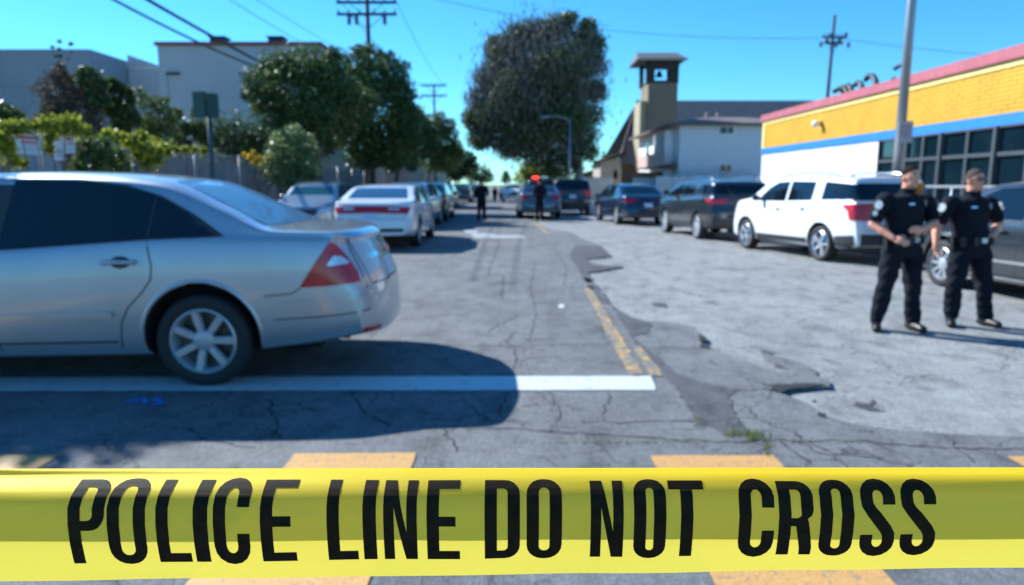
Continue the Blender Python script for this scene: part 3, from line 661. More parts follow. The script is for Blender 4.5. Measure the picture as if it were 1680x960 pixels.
        if ch == 'P': return [[(0, 0), (t, 0), (t, .40), (w - w * .42, .40)] + arc(w - w * .42, .40 + w * .42, w * .42, w * .42, -90, 0, 5)[1:] + arc(w - w * .42, 1 - w * .42, w * .42, w * .42, 0, 90, 5) + [(0, 1)], rrect(t, w - t, .51, .885, (w - 2 * t) * .45, tl=False, bl=False)]
        if ch == 'R': return [[(0, 0), (t, 0), (t, .42), (w * .50, .42), (w - t * 1.0, .10), (w - t * .95, 0), (w, 0), (w, .12), (w * .86, .48)] + arc(w - w * .36, .50 + w * .36, w * .36, w * .36, -60, 0, 4) + arc(w - w * .42, 1 - w * .42, w * .42, w * .42, 0, 90, 5) + [(0, 1)], rrect(t, w - t, .53, .885, (w - 2 * t) * .45, tl=False, bl=False)]
        if ch == 'C':
            r = w / 2 - t / 2; cx = w / 2; ry = r * 1.0 + .02
            cl = [(w - t / 2, .66)] + [(w - t / 2, .96 - ry)] + arc(cx, .96 - ry, r, ry, 0, 180)[1:] + arc(cx, .04 + ry, r, ry, 180, 360) + [(w - t / 2, .36)]
            return [stroke(cl, t)]
        if ch == 'S':
            r = w / 2 - t / 2; cx = w / 2; ry = r + .02
            cl = [(w - t / 2, .70), (w - t / 2, .96 - ry)] + arc(cx, .96 - ry, r, ry, 0, 180)[1:] + [(t / 2 + .01, .70), (t / 2 + .05, .62), (cx, .50), (w - t / 2 - .05, .38), (w - t / 2 - .01, .30)] + arc(cx, .04 + ry, r, ry, 0, -180) + [(t / 2, .30)]
            return [stroke(cl, t)]
    spec = [('P', 112, 172), ('O', 176, 239), ('L', 256, 310), ('I', 317, 341), ('C', 350, 409), ('E', 427, 484), ('L', 536, 586), ('I', 595, 617), ('N', 629, 684), ('E', 700, 754), ('D', 795, 853), ('O', 864, 922),
            ('N', 969, 1023), ('O', 1040, 1093), ('T', 1098, 1156), ('C', 1212, 1270), ('R', 1277, 1334), ('O', 1345, 1400), ('S', 1412, 1469), ('S', 1478, 1536)]
    Hpx = 137.
    hscale = 1.0
    for ch, a, b in spec:
        wl = (b - a) / 133.0; outl = letter(ch, wl)
        cu = bpy.data.curves.new('l', 'CURVE'); cu.dimensions = '2D'; cu.fill_mode = 'BOTH'
        for P in outl:
            s_ = cu.splines.new('POLY'); s_.points.add(len(P) - 1)
            for i, q in enumerate(P): s_.points[i].co = (q[0], q[1], 0, 1)
            s_.use_cyclic_u = True
        o = bpy.data.objects.new('l', cu); C.objects.link(o); me = ev_mesh(o); bpy.data.objects.remove(o)
        bm = bmesh.new(); bm.from_mesh(me)
        for i in range(1, 47):
            bmesh.ops.bisect_plane(bm, geom=bm.verts[:] + bm.edges[:] + bm.faces[:], plane_co=(0, -.02 + i / 44, 0), plane_no=(0, 1, 0))
        bmesh.ops.remove_doubles(bm, verts=bm.verts[:], dist=1e-5)
        for v in bm.verts:
            px = a + v.co.x * 133.0; x = (px - 840) / 1120 * (Y0 * cp + (CAM_H - 1.2) * sp * .0 + .0) ; x = (px - 840) / 1120 * .4545
            p = prof(x); f = px / 1680
            # height on the tape measured as arc length from the lower edge
            Ls = [0]
            for i in range(1, len(p)): Ls.append(Ls[-1] + math.hypot(p[i][0] - p[i - 1][0], p[i][1] - p[i - 1][1]))
            lo = Ls[0] + .0146 - .001 * f; hi = Ls[9] - .0036
            s = lo + (hi - lo) * v.co.y; j = 0
            while j < len(Ls) - 2 and Ls[j + 1] < s: j += 1
            u = (s - Ls[j]) / (Ls[j + 1] - Ls[j]); y = p[j][0] + (p[j + 1][0] - p[j][0]) * u; z = p[j][1] + (p[j + 1][1] - p[j][1]) * u
            ty, tz = p[j + 1][0] - p[j][0], p[j + 1][1] - p[j][1]; l = math.hypot(ty, tz); ny, nz = -tz / l, ty / l
            v.co = (x, y + ny * .0003, z + nz * .0003)
        o = bm_obj('letter_' + ch.lower(), bm, ink, to, True); tag(o, None)
    return to
# ------------------------------------------------------------------ trees
M_BARK = mat('brown bark', (.10, .075, .055), .9, col2=(.17, .14, .11), vs_=9, bump=.8, bs=25)
M_BARKG = mat('pale grey bark', (.24, .22, .20), .9, col2=(.36, .34, .31), vs_=5, bump=.6, bs=20)
L_DARK = leafmat('dark glossy leaves', (.035, .072, .018), (.095, .145, .04), (.17, .22, .08), .34, .5)
L_MID = leafmat('mid green leaves', (.05, .095, .02), (.13, .18, .045), (.22, .26, .08), .38)
L_PALE = leafmat('pale grey green leaves', (.11, .17, .06), (.24, .30, .13), (.36, .40, .22), .4, .4)
L_VINE = leafmat('yellow green vine leaves', (.14, .18, .02), (.32, .34, .035), (.45, .38, .04), .5)
L_OCHRE = leafmat('ochre leaves', (.35, .22, .02), (.55, .38, .03), None, .5)
L_TWIG = leafmat('bare brown grey twigs', (.13, .115, .105), (.22, .19, .17), None, .05, .8)
L_BROWN = leafmat('brown dry foliage', (.07, .06, .04), (.13, .10, .07), None, .25, .7)
L_GRASS = leafmat('dry straw grass', (.35, .27, .14), (.55, .44, .26), None, .4, .8)
L_WEED = leafmat('green weeds', (.09, .14, .03), (.20, .24, .07), (.5, .45, .1), .4)
def leaves(name, clumps, n, size, m, parent, asp=.55, hollow=.45, droop=0, seed=1, streak=False, spread=.16):
    g = np.random.default_rng(seed); c = np.array([k[0] for k in clumps], float); r = np.array([k[1] for k in clumps], float)
    wgt = r.prod(axis=1) ** .72; idx = g.choice(len(c), n, p=wgt / wgt.sum())
    d = g.normal(size=(n, 3)); d /= np.linalg.norm(d, axis=1)[:, None]
    rad = hollow + (1 - hollow) * g.random(n) ** .6; rad *= 1 + spread * g.normal(size=n).clip(-2, 2.6)
    P = c[idx] + d * r[idx] * rad[:, None]
    a = g.normal(size=(n, 3)); 
    if streak: a[:, 2] = np.abs(a[:, 2]) * 3 + 1.5; a[:, :2] += d[:, :2] * .6
    a[:, 2] -= droop; a /= np.linalg.norm(a, axis=1)[:, None]; b = np.cross(a, g.normal(size=(n, 3))); b /= np.linalg.norm(b, axis=1)[:, None]
    s = size * (.55 + .9 * g.random(n))[:, None]
    q = np.stack([P - a * s * .5, P + b * s * asp * .5, P + a * s * .5, P - b * s * asp * .5], 1).reshape(-1, 3)
    me = bpy.data.meshes.new(name); me.vertices.add(4 * n); me.vertices.foreach_set('co', q.ravel()); me.loops.add(4 * n); me.loops.foreach_set('vertex_index', np.arange(4 * n))
    me.polygons.add(n); me.polygons.foreach_set('loop_start', np.arange(0, 4 * n, 4)); me.polygons.foreach_set('loop_total', np.full(n, 4)); me.materials.append(m); me.update(calc_edges=True); me.validate()
    o = bpy.data.objects.new(name, me); C.objects.link(o)
    if parent: o.parent = parent
    return o
def clumpset(c, r, n, cr, seed, flat=.8):
    g = random.Random(seed); out = [((c[0], c[1], c[2]), (r[0] * .55, r[1] * .55, r[2] * .6))]
    for i in range(n):
        while True:
            p = Vector((g.uniform(-1, 1), g.uniform(-1, 1), g.uniform(-1, 1)))
            if .45 < p.length < 1: break
        k = cr * g.uniform(.6, 1.25); out.append(((c[0] + p.x * r[0], c[1] + p.y * r[1], c[2] + p.z * r[2]), (k, k, k * flat)))
    return out
def tree(name, label, base, h0, clumps, n, size, m, r0=.18, bark=None, group=None, cat='tree', seed=1, extra=None, hollow=.5, nl=7, lean=None, asp=.55, streak=False):
    t = empty(name, base, label=label, cat=cat, group=group); B = Vector(base); g = random.Random(seed); b = MB()
    top = Vector(clumps[0][0]) - B; fork = Vector((top.x * .35, top.y * .35, h0)) if lean is None else Vector(lean)
    b.tube([(0, 0, -.05), (fork.x * .3, fork.y * .3 + .03, h0 * .35), (fork.x * .8, fork.y * .7, h0 * .75), fork], [r0 * 1.35, r0, r0 * .85, r0 * .8], 10)
    for k in range(nl):
        e = Vector(clumps[(k * 3 + 1) % len(clumps)][0]) - B; mid = fork.lerp(e, .5) + Vector((g.uniform(-.3, .3), g.uniform(-.3, .3), g.uniform(0, .4)))
        b.tube([fork - Vector((0, 0, .1)), mid, e], [r0 * .55, r0 * .32, r0 * .10], 6)
        for j in range(2):
            e2 = Vector(clumps[g.randrange(len(clumps))][0]) - B
            if (e2 - mid).length < 4: b.tube([mid, mid.lerp(e2, .5) + Vector((0, 0, .15)), e2], [r0 * .25, r0 * .15, r0 * .05], 5)
    b.obj('trunk', bark or M_BARK, t, True)
    cl = [((Vector(c) - B), r) for c, r in clumps]
    leaves('crown', cl, n, size, m, t, hollow=hollow, seed=seed, asp=asp, streak=streak)
    for (cl2, n2, s2, m2, kw) in (extra or []): leaves(kw.pop('name', 'foliage'), [((Vector(c) - B), r) for c, r in cl2], n2, s2, m2, t, seed=seed + 5, **kw)
    return t
def DC(px, py, Y): p = D(px, py, Y); return (p.x, p.y, p.z)
def pc(list_, Y, k):
    g = random.Random(int(Y * 7) + len(list_)); ex = []
    for (x, y, r, dy) in list_:
        if r > 12:
            for _ in range(3):
                a = g.uniform(0, 6.28); q = r * g.uniform(.75, 1.0); ex.append((x + q * math.cos(a), y + q * math.sin(a), r * g.uniform(.22, .42), dy + g.uniform(-.4, .4)))
    list_ = list(list_) + ex
    return [(DC(x, y, Y + dy), (r * Y / 1120, r * Y / 1120, r * .9 * Y / 1120)) for x, y, r, dy in list_]
# left street trees
# broad dark tree whose crown reaches over the fence
t1 = pc([(480, 150, 60, 0), (425, 135, 28, 0), (440, 165, 30, .5), (460, 110, 30, 0), (500, 105, 32, 1), (540, 105, 24, 0), (545, 88, 13, 0), (550, 140, 40, 0), (450, 200, 22, 0), (500, 210, 40, -.5), (540, 215, 36, 1), (410, 155, 14, 0), (572, 170, 40, 1), (515, 180, 40, -1), (485, 120, 26, 0), (520, 240, 26, 1)], 30, 0)
tree('street_tree', 'dark leafy street tree nearest the fence, left of the utility pole', (-7.95, 30, .1), 2.3, t1, 30000, .145, L_DARK, .19, seed=2, hollow=.35, group='street trees on the left pavement')
t2 = pc([(620, 185, 62, 0), (568, 150, 26, -1), (560, 190, 34, -1), (570, 125, 16, -1), (556, 225, 26, -1), (583, 85, 12, 0), (585, 105, 22, 0), (600, 80, 10, 1), (610, 90, 20, 1), (620, 130, 40, 0), (585, 150, 40, -.5), (650, 125, 24, 0), (660, 155, 26, 0), (665, 195, 28, 0), (600, 230, 44, 0), (650, 240, 40, 0), (675, 225, 20, 0), (640, 105, 18, .5), (590, 255, 26, 0)], 37, 0)
tree('street_tree', 'tall dark pointed street tree rising in front of the utility pole', (-7.95, 37, .1), 2.6, t2, 32000, .165, L_DARK, .2, seed=3, hollow=.35, group='street trees on the left pavement')
t3 = pc([(672, 215, 36, 0), (655, 190, 22, 0), (690, 235, 30, 0), (668, 255, 26, 0), (645, 245, 28, 0), (705, 215, 16, 0), (680, 188, 16, 0)], 46, 0)
tree('street_tree', 'small dark street tree behind the pointed one', (-8, 46, .1), 2.4, t3, 11000, .18, L_DARK, .17, seed=4, group='street trees on the left pavement')
t4 = pc([(722, 235, 26, 0), (708, 200, 15, 0), (722, 190, 10, 0), (735, 205, 13, 0), (738, 222, 14, 0), (712, 260, 26, 0), (735, 262, 24, 0), (748, 245, 14, 0), (700, 240, 20, 0)], 62, 0)
tree('street_tree', 'loose topped street tree with sky between its branches by the second pole', (-8, 62, .1), 2.6, t4, 10000, .22, L_MID, .18, seed=5, group='street trees on the left pavement')
t5 = pc([(760, 262, 18, 0), (745, 250, 12, 0), (768, 275, 14, 0), (752, 280, 16, 0), (772, 268, 9, 0), (740, 272, 14, 0)], 82, 0)
tree('street_tree', 'farthest rounded street tree at the end of the left row', (-8, 82, .1), 2.2, t5, 3500, .38, L_DARK, .18, seed=6, group='street trees on the left pavement')
o_ = (-9.4, 8.6); tree('street_tree', 'small unseen tree added outside the left edge to shade the left crosswalk bar', (o_[0], o_[1], .1), 3.6, [((o_[0], o_[1], 5.3), (.9, .8, .7)), ((o_[0] + .5, o_[1] - .3, 5.0), (.6, .5, .5)), ((o_[0] - .6, o_[1] + .2, 5.6), (.6, .6, .5)), ((o_[0] + .2, o_[1] + .4, 5.9), (.5, .5, .4))], 2600, .16, L_DARK, .09, seed=19, nl=4, hollow=.2, group='street trees on the left pavement')  # out of view, added only to throw shade on the left crosswalk bar
# shrubs at the fence
s1 = pc([(475, 255, 34, 0), (455, 235, 16, 0), (480, 222, 18, 0), (500, 240, 20, 0), (505, 270, 24, 0), (460, 280, 28, 0), (490, 295, 26, 0), (445, 265, 14, 0)], 25, 0)
tree('leafy_bush', 'pale grey green bush leaning on the end of the fence', (-8.3, 25, .1), .6, s1, 10000, .10, L_PALE, .05, cat='bush', seed=7)
b1 = [(c, r) for c, r in pc([(120, 190, 42, 0), (95, 150, 30, 0), (125, 140, 22, 1), (150, 140, 20, 0), (85, 200, 24, 0), (110, 235, 34, 0), (150, 215, 22, 0), (95, 120, 14, 0), (155, 170, 18, 0)], 22, 0)]
tree('twiggy_tree', 'brown green twiggy tree in front of the grey warehouse', (-14.3, 22, .1), 1.4, b1, 7000, .16, L_BROWN, .10, seed=8, asp=.35,
     extra=[(pc([(150, 135, 22, 0), (158, 165, 18, 0), (140, 120, 12, 0)], 22, 0), 1500, .16, L_DARK, {}), (pc([(97, 68, 3, 0), (98, 80, 3, 0), (116, 72, 3, 0), (117, 86, 2, 0), (86, 78, 3, 0), (98, 92, 3, 0), (99, 105, 5, 0), (112, 96, 2, 0), (90, 92, 2, 0)], 22, 0), 260, .09, L_BROWN, {})])
b2 = pc([(190, 180, 18, 0), (185, 140, 13, 0), (205, 150, 12, 0), (180, 165, 12, 0), (210, 190, 16, 0), (200, 210, 14, 0), (215, 165, 8, 0), (222, 200, 10, 0)], 23, 0)
tree('young_tree', 'dark green young tree with open gaps beside the twiggy one', (-13.4, 23, .1), 1.5, b2, 4500, .13, L_DARK, .07, seed=9, bark=M_BARKG)
b3 = pc([(260, 200, 26, 0), (235, 165, 13, 0), (230, 150, 8, 0), (262, 170, 14, 0), (285, 190, 14, 0), (248, 215, 22, 0), (275, 225, 22, 0)], 25, 0)
tree('thin_tree', 'sparse olive tree between the two warehouses', (-12.9, 25, .1), 1.2, b3, 3200, .12, L_MID, .07, seed=10, bark=M_BARKG)
b4 = pc([(292, 215, 16, 0), (290, 190, 9, 0), (315, 210, 14, 0), (322, 185, 10, 0), (330, 215, 16, 0), (300, 240, 14, 0), (345, 235, 16, 0)], 26, 0)
tree('thin_tree', 'slim dark sapling behind the green sign box', (-12.3, 26, .1), 1.2, b4, 3200, .12, L_DARK, .06, seed=11)
b5 = pc([(10, 200, 26, 0), (-15, 190, 26, 0), (25, 190, 12, 0), (5, 225, 24, 0)], 20, 0)
tree('round_bush', 'dull green rounded bush at the far left edge', (-14.8, 20, .1), .9, b5, 2500, .15, L_DARK, .07, cat='bush', seed=12)
hg = empty('hedge', (-11.5, 29, .1), label='dark clipped hedge below the second warehouse wall', cat='hedge')
hc = pc([(360 + 14 * i, 235 + (i % 2) * 3, 26, 0) for i in range(8)], 29, 0); leaves('foliage', [(Vector(c) - Vector((-11.5, 29, .1)), (1, .7, 1.0)) for c, r in hc], 7000, .14, L_DARK, hg, seed=13, hollow=.2)
hb = MB(); 
for i in range(8): p = Vector(hc[i][0]) - Vector((-11.5, 29, .1)); hb.tube([(p.x, p.y, 0), (p.x + .1, p.y, p.z)], [.05, .02], 6)
hb.obj('stem', M_BARK, hg)
# vine on the fence
def vine(label, pl, n, m, Yf, size=.10, seed=1, name='climbing_vine'):
    cl = [((D(x, y, Yf(x)).x + .06, Yf(x), D(x, y, Yf(x)).z), (r * Yf(x) / 1120, .10, r * Yf(x) / 1120)) for x, y, r in pl]; base = Vector((cl[0][0][0], cl[0][0][1], .1))
    t = empty(name, base, label=label, cat='vine'); leaves('foliage', [(Vector(c) - base, r) for c, r in cl], n, size, m, t, seed=seed, hollow=.1, spread=.42)
    b = MB(); r_ = random.Random(seed)
    for c, r in cl[::2]:
        q = Vector(c) - base; b.tube([(q.x - .1, q.y, 0), (q.x + r_.uniform(-.2, .2), q.y, q.z * .5), (q.x, q.y, q.z)], [.018, .013, .006], 5)
    b.obj('stem', M_BARK, t)
FX = -9.0
def Yfence(px): return FX / ((px - 840) / 1120) * .99 if px < 800 else 99
vine('yellow green vine hanging over the fence top above the white signs', [(3, 212, 13), (16, 210, 11), (28, 208, 10), (40, 208, 9), (52, 206, 10), (64, 204, 11), (78, 208, 14), (90, 204, 11), (102, 202, 12), (114, 205, 13), (126, 210, 12), (136, 216, 9), (76, 228, 9), (76, 245, 7), (6, 240, 16), (14, 262, 12), (30, 268, 9), (-10, 230, 18), (100, 214, 8)], 4200, L_VINE, Yfence, .09, 21)
vine('yellow green vine trailing along the fence behind the car roof', [(172, 222, 8), (186, 226, 9), (200, 229, 10), (213, 232, 12), (226, 236, 13), (238, 243, 14), (250, 248, 13), (262, 244, 11), (240, 265, 13), (252, 262, 11), (270, 246, 9), (285, 246, 7), (300, 245, 6), (315, 246, 5), (330, 247, 5), (228, 224, 9), (222, 252, 10)], 3600, L_VINE, Yfence, .11, 22)
vine('dark vine mass covering the fence beside the white signs', [(138, 240, 14), (150, 240, 16), (165, 240, 14), (135, 258, 14), (150, 262, 20), (170, 262, 18), (188, 258, 14), (128, 275, 14), (150, 278, 16), (180, 276, 14), (200, 268, 12)], 3600, L_MID, Yfence, .10, 23)
vine('small ochre leafed vine on the fence near the pale bush', [(398, 254, 3), (408, 258, 5), (413, 252, 5), (416, 264, 6), (425, 258, 3), (436, 262, 4), (445, 258, 5), (455, 268, 6), (440, 275, 4)], 500, L_OCHRE, Yfence, .12, 24)
# dry grass in the lot
g_ = np.random.default_rng(31); gx = np.concatenate([g_.uniform(-16, -9.6, 5200)]); gy = g_.uniform(10.5, 32, 5200); hgt = g_.uniform(.5, 1.35, 5200); V, F = [], []
for i in range(5200):
    x, y, h = gx[i], gy[i], hgt[i]; dx, dy = g_.normal() * .12, g_.normal() * .12; V += [(x - .018, y, .06), (x + .018, y, .06), (x + dx, y + dy, h)]; F.append((3 * i, 3 * i + 1, 3 * i + 2))
tag(mesh_obj('dry_grass', V, F, L_GRASS), 'tall dry straw coloured grass in the lot behind the fence', 'grass', kind='stuff')
# weeds in the cracks
V, F = [], []; i = 0
for (px, py, sx_, sy_, n, h) in ((1235, 716, 14, 4, 90, .035), (1205, 712, 8, 4, 40, .03), (1050, 727, 110, 1.2, 130, .012), (1258, 735, 4, 9, 40, .025), (1150, 690, 9, 3, 25, .02), (1330, 727, 70, 1, 40, .012)):
    for k in range(n):
        p = G(px + g_.normal() * sx_, py + g_.normal() * sy_); dx, dy = g_.normal() * h * .8, g_.normal() * h * .8; V += [(p.x - .004, p.y, 0), (p.x + .004, p.y, 0), (p.x + dx, p.y + dy, h * g_.uniform(.4, 1.3))]; F.append((3 * i, 3 * i + 1, 3 * i + 2)); i += 1
tag(mesh_obj('crack_weeds', V, F, L_WEED), 'small green weeds growing in the asphalt cracks', 'weeds', kind='stuff')
# big tree over the street
YB = 55
bt = pc([(880, 175, 75, 0), (800, 130, 28, 0), (785, 160, 24, 0), (780, 195, 22, 0), (790, 225, 24, 0), (830, 100, 32, 0), (815, 75, 20, 1), (850, 60, 24, 0), (880, 60, 30, 1), (915, 45, 24, 0), (935, 30, 14, 0), (965, 42, 15, 0), (960, 75, 32, 0), (978, 110, 22, 0), (975, 150, 22, 0), (972, 190, 22, 1), (960, 225, 26, 0), (965, 250, 18, 0), (930, 250, 26, 0), (900, 262, 26, 0), (870, 245, 28, 0), (835, 235, 28, 0), (810, 190, 30, -1), (850, 150, 40, -2), (920, 120, 46, -2), (925, 190, 40, -2), (870, 210, 36, -2), (905, 282, 16, 0), (940, 275, 18, 0)], YB, 0)
tw = [(DC(885, 150, YB), (5.0, 4, 5.6))] + [bt[i] for i in (0, 1, 2, 3, 5, 6, 7, 8, 12, 13, 14, 22, 23, 24, 4, 21)]
tree('tall_tree', 'huge dense tree with bare grey brown twigs towering over the far street', (5.6, YB, .1), 3.0, [bt[i] for i in (0, 10, 11, 9, 16, 17, 18, 19, 20, 21, 25, 26, 27, 28, 15, 14, 12, 3, 4, 5, 6, 7, 8, 22, 23, 24)], 42000, .25, L_DARK, .36, M_BARKG, seed=41, nl=13, hollow=.3, lean=(-.3, 0, 3.2),
     extra=[(tw, 52000, .42, L_TWIG, dict(name='bare_twigs', asp=.16, hollow=.2, streak=True)), ([bt[i] for i in (9, 10, 11, 12, 3, 4, 26, 24)], 2600, .3, L_MID, {})])
tree('yellow_bush', 'yellow green bushy tree low behind the red lit police vehicle', (1.0 + 5.5, 90, .1), 1, [((1.4 + .7 * k, 90, 2.2 + (k % 2) * 1.2), (1.2, 1, 1.3)) for k in range(5)], 2500, .34, L_VINE, .1, seed=42, cat='bush', lean=(-3, 0, 1))
tree('distant_palm', 'tiny dark tree on the skyline at the end of the street', (-1.8, 210, 0), 3, [((-1.8, 210, 3.2), (1.5, 1.5, 1.6)), ((-1.8, 210, 4.8), (.9, 1, .9))], 500, .6, L_DARK, .2, seed=43)
for i, (x, y, s) in enumerate(((-14, 150, 1), (-9, 190, .9), (6, 150, .9), (11, 175, 1.1), (20, 140, 1.1))):
    tree('distant_tree', ['rounded far tree beyond the left row', 'low far tree left of the street end', 'far tree behind the black SUV', 'far tree right of the street end', 'far tree behind the low brown houses'][i], (x, y, 0), 3, [((x, y, 5 * s), (3, 2, 2.6)), ((x + 2, y, 4 * s), (2, 2, 1.6)), ((x - 2, y, 4 * s), (2, 2, 1.8))], 1200, .7, L_DARK, .3, seed=50 + i, group='trees beyond the end of the street')
# ------------------------------------------------------------------ buildings
def ribm(name, col, var=.06, **k): return mat(name, col, .85, var=var, vs_=.35, **k)
M_WH1 = ribm('grey blue warehouse wall', (.24, .275, .315)); M_WH2 = ribm('light grey warehouse wall', (.40, .42, .455)); M_WH3 = ribm('pale warehouse side wall', (.45, .44, .45))
M_ROOFR = mat('red brown roof edge', (.24, .09, .07), .8, var=.2); M_DARKM = mat('dark metal', (.03, .035, .04), .5, .5)
def shell(name, label, x0, x1, y0, y1, h, wm, roof, edge=None, cat='building', panel=0, par=.35):
    t = empty(name, ((x0 + x1) / 2, y0, 0), label=label, cat=cat); ox, oy = (x0 + x1) / 2, y0
    T = .3
    for nm, c, d in (('wall', ((x0 + x1) / 2 - ox, T / 2, h / 2), (x1 - x0, T, h)), ('wall', ((x0 + x1) / 2 - ox, y1 - oy - T / 2, h / 2), (x1 - x0, T, h)), ('wall', (x0 - ox + T / 2, (y1 - y0) / 2, h / 2), (T, y1 - y0 - 2 * T - .004, h)), ('wall', (x1 - ox - T / 2, (y1 - y0) / 2, h / 2), (T, y1 - y0 - 2 * T - .004, h))):
        MB().box(c, d).obj(nm, wm, t)
    MB().box(((x0 + x1) / 2 - ox, (y1 - y0) / 2, h - par - .1), (x1 - x0 - 2 * T - .01, y1 - y0 - 2 * T - .01, .2)).obj('roof', roof, t)
    if edge: MB().box(((x0 + x1) / 2 - ox, (y1 - y0) / 2, h + .12), (x1 - x0 + .3, y1 - y0 + .3, .24)).obj('roof_edge', edge, t)
    if panel:
        n = int((x1 - x0) / panel)
        for i in range(1, n): MB().box((x0 - ox + i * (x1 - x0) / n, -.012, h / 2), (.12, .02, h * .995)).obj('pilaster', wm, t)
    return t
t = shell('warehouse', 'long grey blue windowless warehouse at the far left', -75, -32.6, 55, 95, 11.8, M_WH1, M_DARKM, panel=7)
for z in (3, 6, 9): MB().box((0, -.03, z), (42.3, .03, .10)).obj('wall_band', M_WH1, t)
# stepped side block seen behind the first one
t = empty('warehouse', (-29, 60, 0), label='paler stepped warehouse between the grey block and the red roofed one', cat='building')
for i, (x0, x1, z) in enumerate(((-32.5, -29.5, 11.3), (-29.5, -26.8, 11.0), (-26.8, -22, 10.3))):
    MB().box(((x0 + x1) / 2 + 29, 6 + i * .02, z / 2), (x1 - x0 - .006, 12, z)).obj('wall', M_WH3, t)
MB().quad((-3.45, -.05, 11.3), (-3.45, -.05, 12.3), (-.5, -.05, 11.3)).obj('gable_wall', M_WH3, t)
t = shell('warehouse', 'light grey warehouse with thin red brown roof edge and two roof vents', -24.9, -13.5, 50, 56, 11.1, M_WH2, M_DARKM, M_ROOFR)
for x in (-.6, 3.5): MB().box((x - 1, .8, 11.5), (1.0, 1.0, .45)).box((x - 1, .8, 11.76), (1.2, 1.2, .08)).obj('roof_vent', M_DARKM, t)
MB().box((-4.7, -.10, 9.2), (.9, .2, .14)).obj('wall_lamp', M_DARKM, t)
MB().box((-5.2, -.05, 5.0), (.10, .1, 8.4)).obj('downpipe', M_WH2, t)
MB().box((0, -.05, 3.5), (11.2, .08, .7)).obj('wall_band', M_WH1, t)
M_BEIGE = mat('beige stucco wall', (.34, .29, .24), .9, var=.1, bump=.3); M_ORNG = mat('orange brown gate', (.34, .12, .04), .8, var=.2)
t = shell('low_building', 'low beige building behind the street tree trunks', -20, -10.6, 38, 58, 3.4, M_BEIGE, M_DARKM)
for x in (-2.2, .8, 3.6): MB().box((x, -.04, 1.2), (.9, .06, 2.2)).obj('door', M_ORNG, t); MB().box((x + 1.3, -.04, 1.7), (.8, .05, .9)).obj('window', M_GLASS, t)
shell('low_building', 'distant low building at the end of the left side', -26, -10.5, 70, 110, 4.2, M_BEIGE, M_DARKM)

# the shop
M_YB = mat('yellow painted brick', (.60, .325, .018), .65, var=.10, vs_=1.2, bump=.3, bs=60); M_YP = mat('pale yellow trim paint', (.80, .66, .24), .6, var=.06)
M_PINK = mat('faded red coping', (.40, .10, .13), .7, var=.12); M_BLU = mat('blue painted band', (.015, .19, .60), .5, var=.08); M_WB = mat('white painted brick', (.78, .78, .77), .6, var=.05, vs_=1.5, bump=.25, bs=60)
M_FRM = mat('grey window frame', (.12, .135, .15), .4, .6); M_SHG = mat('dark shop window glass', (.004, .014, .022), .04, 0, .4, spec=.5); M_MORT = mat('dark joint', (.40, .36, .28), .9)
M_MY = mat('yellow joint', (.40, .24, .015), .85)
SX = 11.0; Y0s, Y1s = 5.0, 30.6; YW = 20.9           # shop front on x = SX; brick wall from YW to Y1s, glazing from Y0s to YW
shop = empty('corner_shop', (SX, Y1s, 0), label='single storey shop with yellow, blue and white painted brick front', cat='building')
def bx(b, x0, x1, y0, y1, z0, z1): return b.box(((x0 + x1) / 2 - SX, (y0 + y1) / 2 - Y1s, (z0 + z1) / 2), (abs(x1 - x0), abs(y1 - y0), abs(z1 - z0)))
bx(MB(), SX + .06, SX + .3, YW, Y1s - .06, 0, 2.78).obj('wall', M_MORT, shop); bx(MB(), SX + .06, SX + .3, Y0s, Y1s - .06, 3.02, 4.02).obj('wall', M_MY, shop)
bx(MB(), SX + .3, SX + 20, Y1s - .3, Y1s - .06, 0, 4.02).obj('wall', M_WB, shop); bx(MB(), SX + .302, SX + 20, Y0s, Y0s + .3, 0, 4.02).obj('wall', M_WB, shop)
bx(MB(), SX + 19.7, SX + 20, Y0s + .304, Y1s - .304, 0, 4.02).obj('wall', M_WB, shop)
bx(MB(), SX + .302, SX + 19.6, Y0s + .304, Y1s - .304, 3.7, 3.9).obj('roof', M_DARKM, shop); bx(MB(), SX + .302, SX + 19.6, Y0s + .31, Y1s - .31, .1, .14).obj('shop_floor', M_DARKM, shop)
def bricks(name, m, y0, y1, z0, z1, L=.40, H=.10):
    V, F = [], []; b = MB(); nz = max(1, round((z1 - z0) / H)); h = (z1 - z0) / nz; r = random.Random(3)
    for k in range(nz):
        y = y0 - (L / 2 if k % 2 else 0)
        while y < y1:
            a, c = max(y, y0) + .006, min(y + L, y1) - .006
            if c - a > .03: bx(b, SX + .07, SX + r.uniform(-.004, .004), a, c, z0 + k * h + .006, z0 + (k + 1) * h - .006)
            y += L
    o = b.obj(name, m, shop); o['kind'] = 'stuff'; return o
bricks('yellow_bricks', M_YB, Y0s, Y1s, 3.03, 4.02); bricks('white_bricks', M_WB, YW, Y1s, .0, 2.78)
bx(MB(), SX - .05, SX + .2, Y0s, Y1s, 2.782, 3.022).obj('blue_band', M_BLU, shop)
bx(MB(), SX - .04, SX + .28, Y0s, Y1s + .01, 4.03, 4.17).obj('pale_yellow_trim', M_YP, shop); bx(MB(), SX - .03, SX + .2, Y1s - .22, Y1s + .02, 3.026, 4.026).obj('pale_yellow_trim', M_YP, shop)
bx(MB(), SX - .12, SX + .45, Y0s, Y1s + .08, 4.174, 4.44).obj('red_coping', M_PINK, shop)
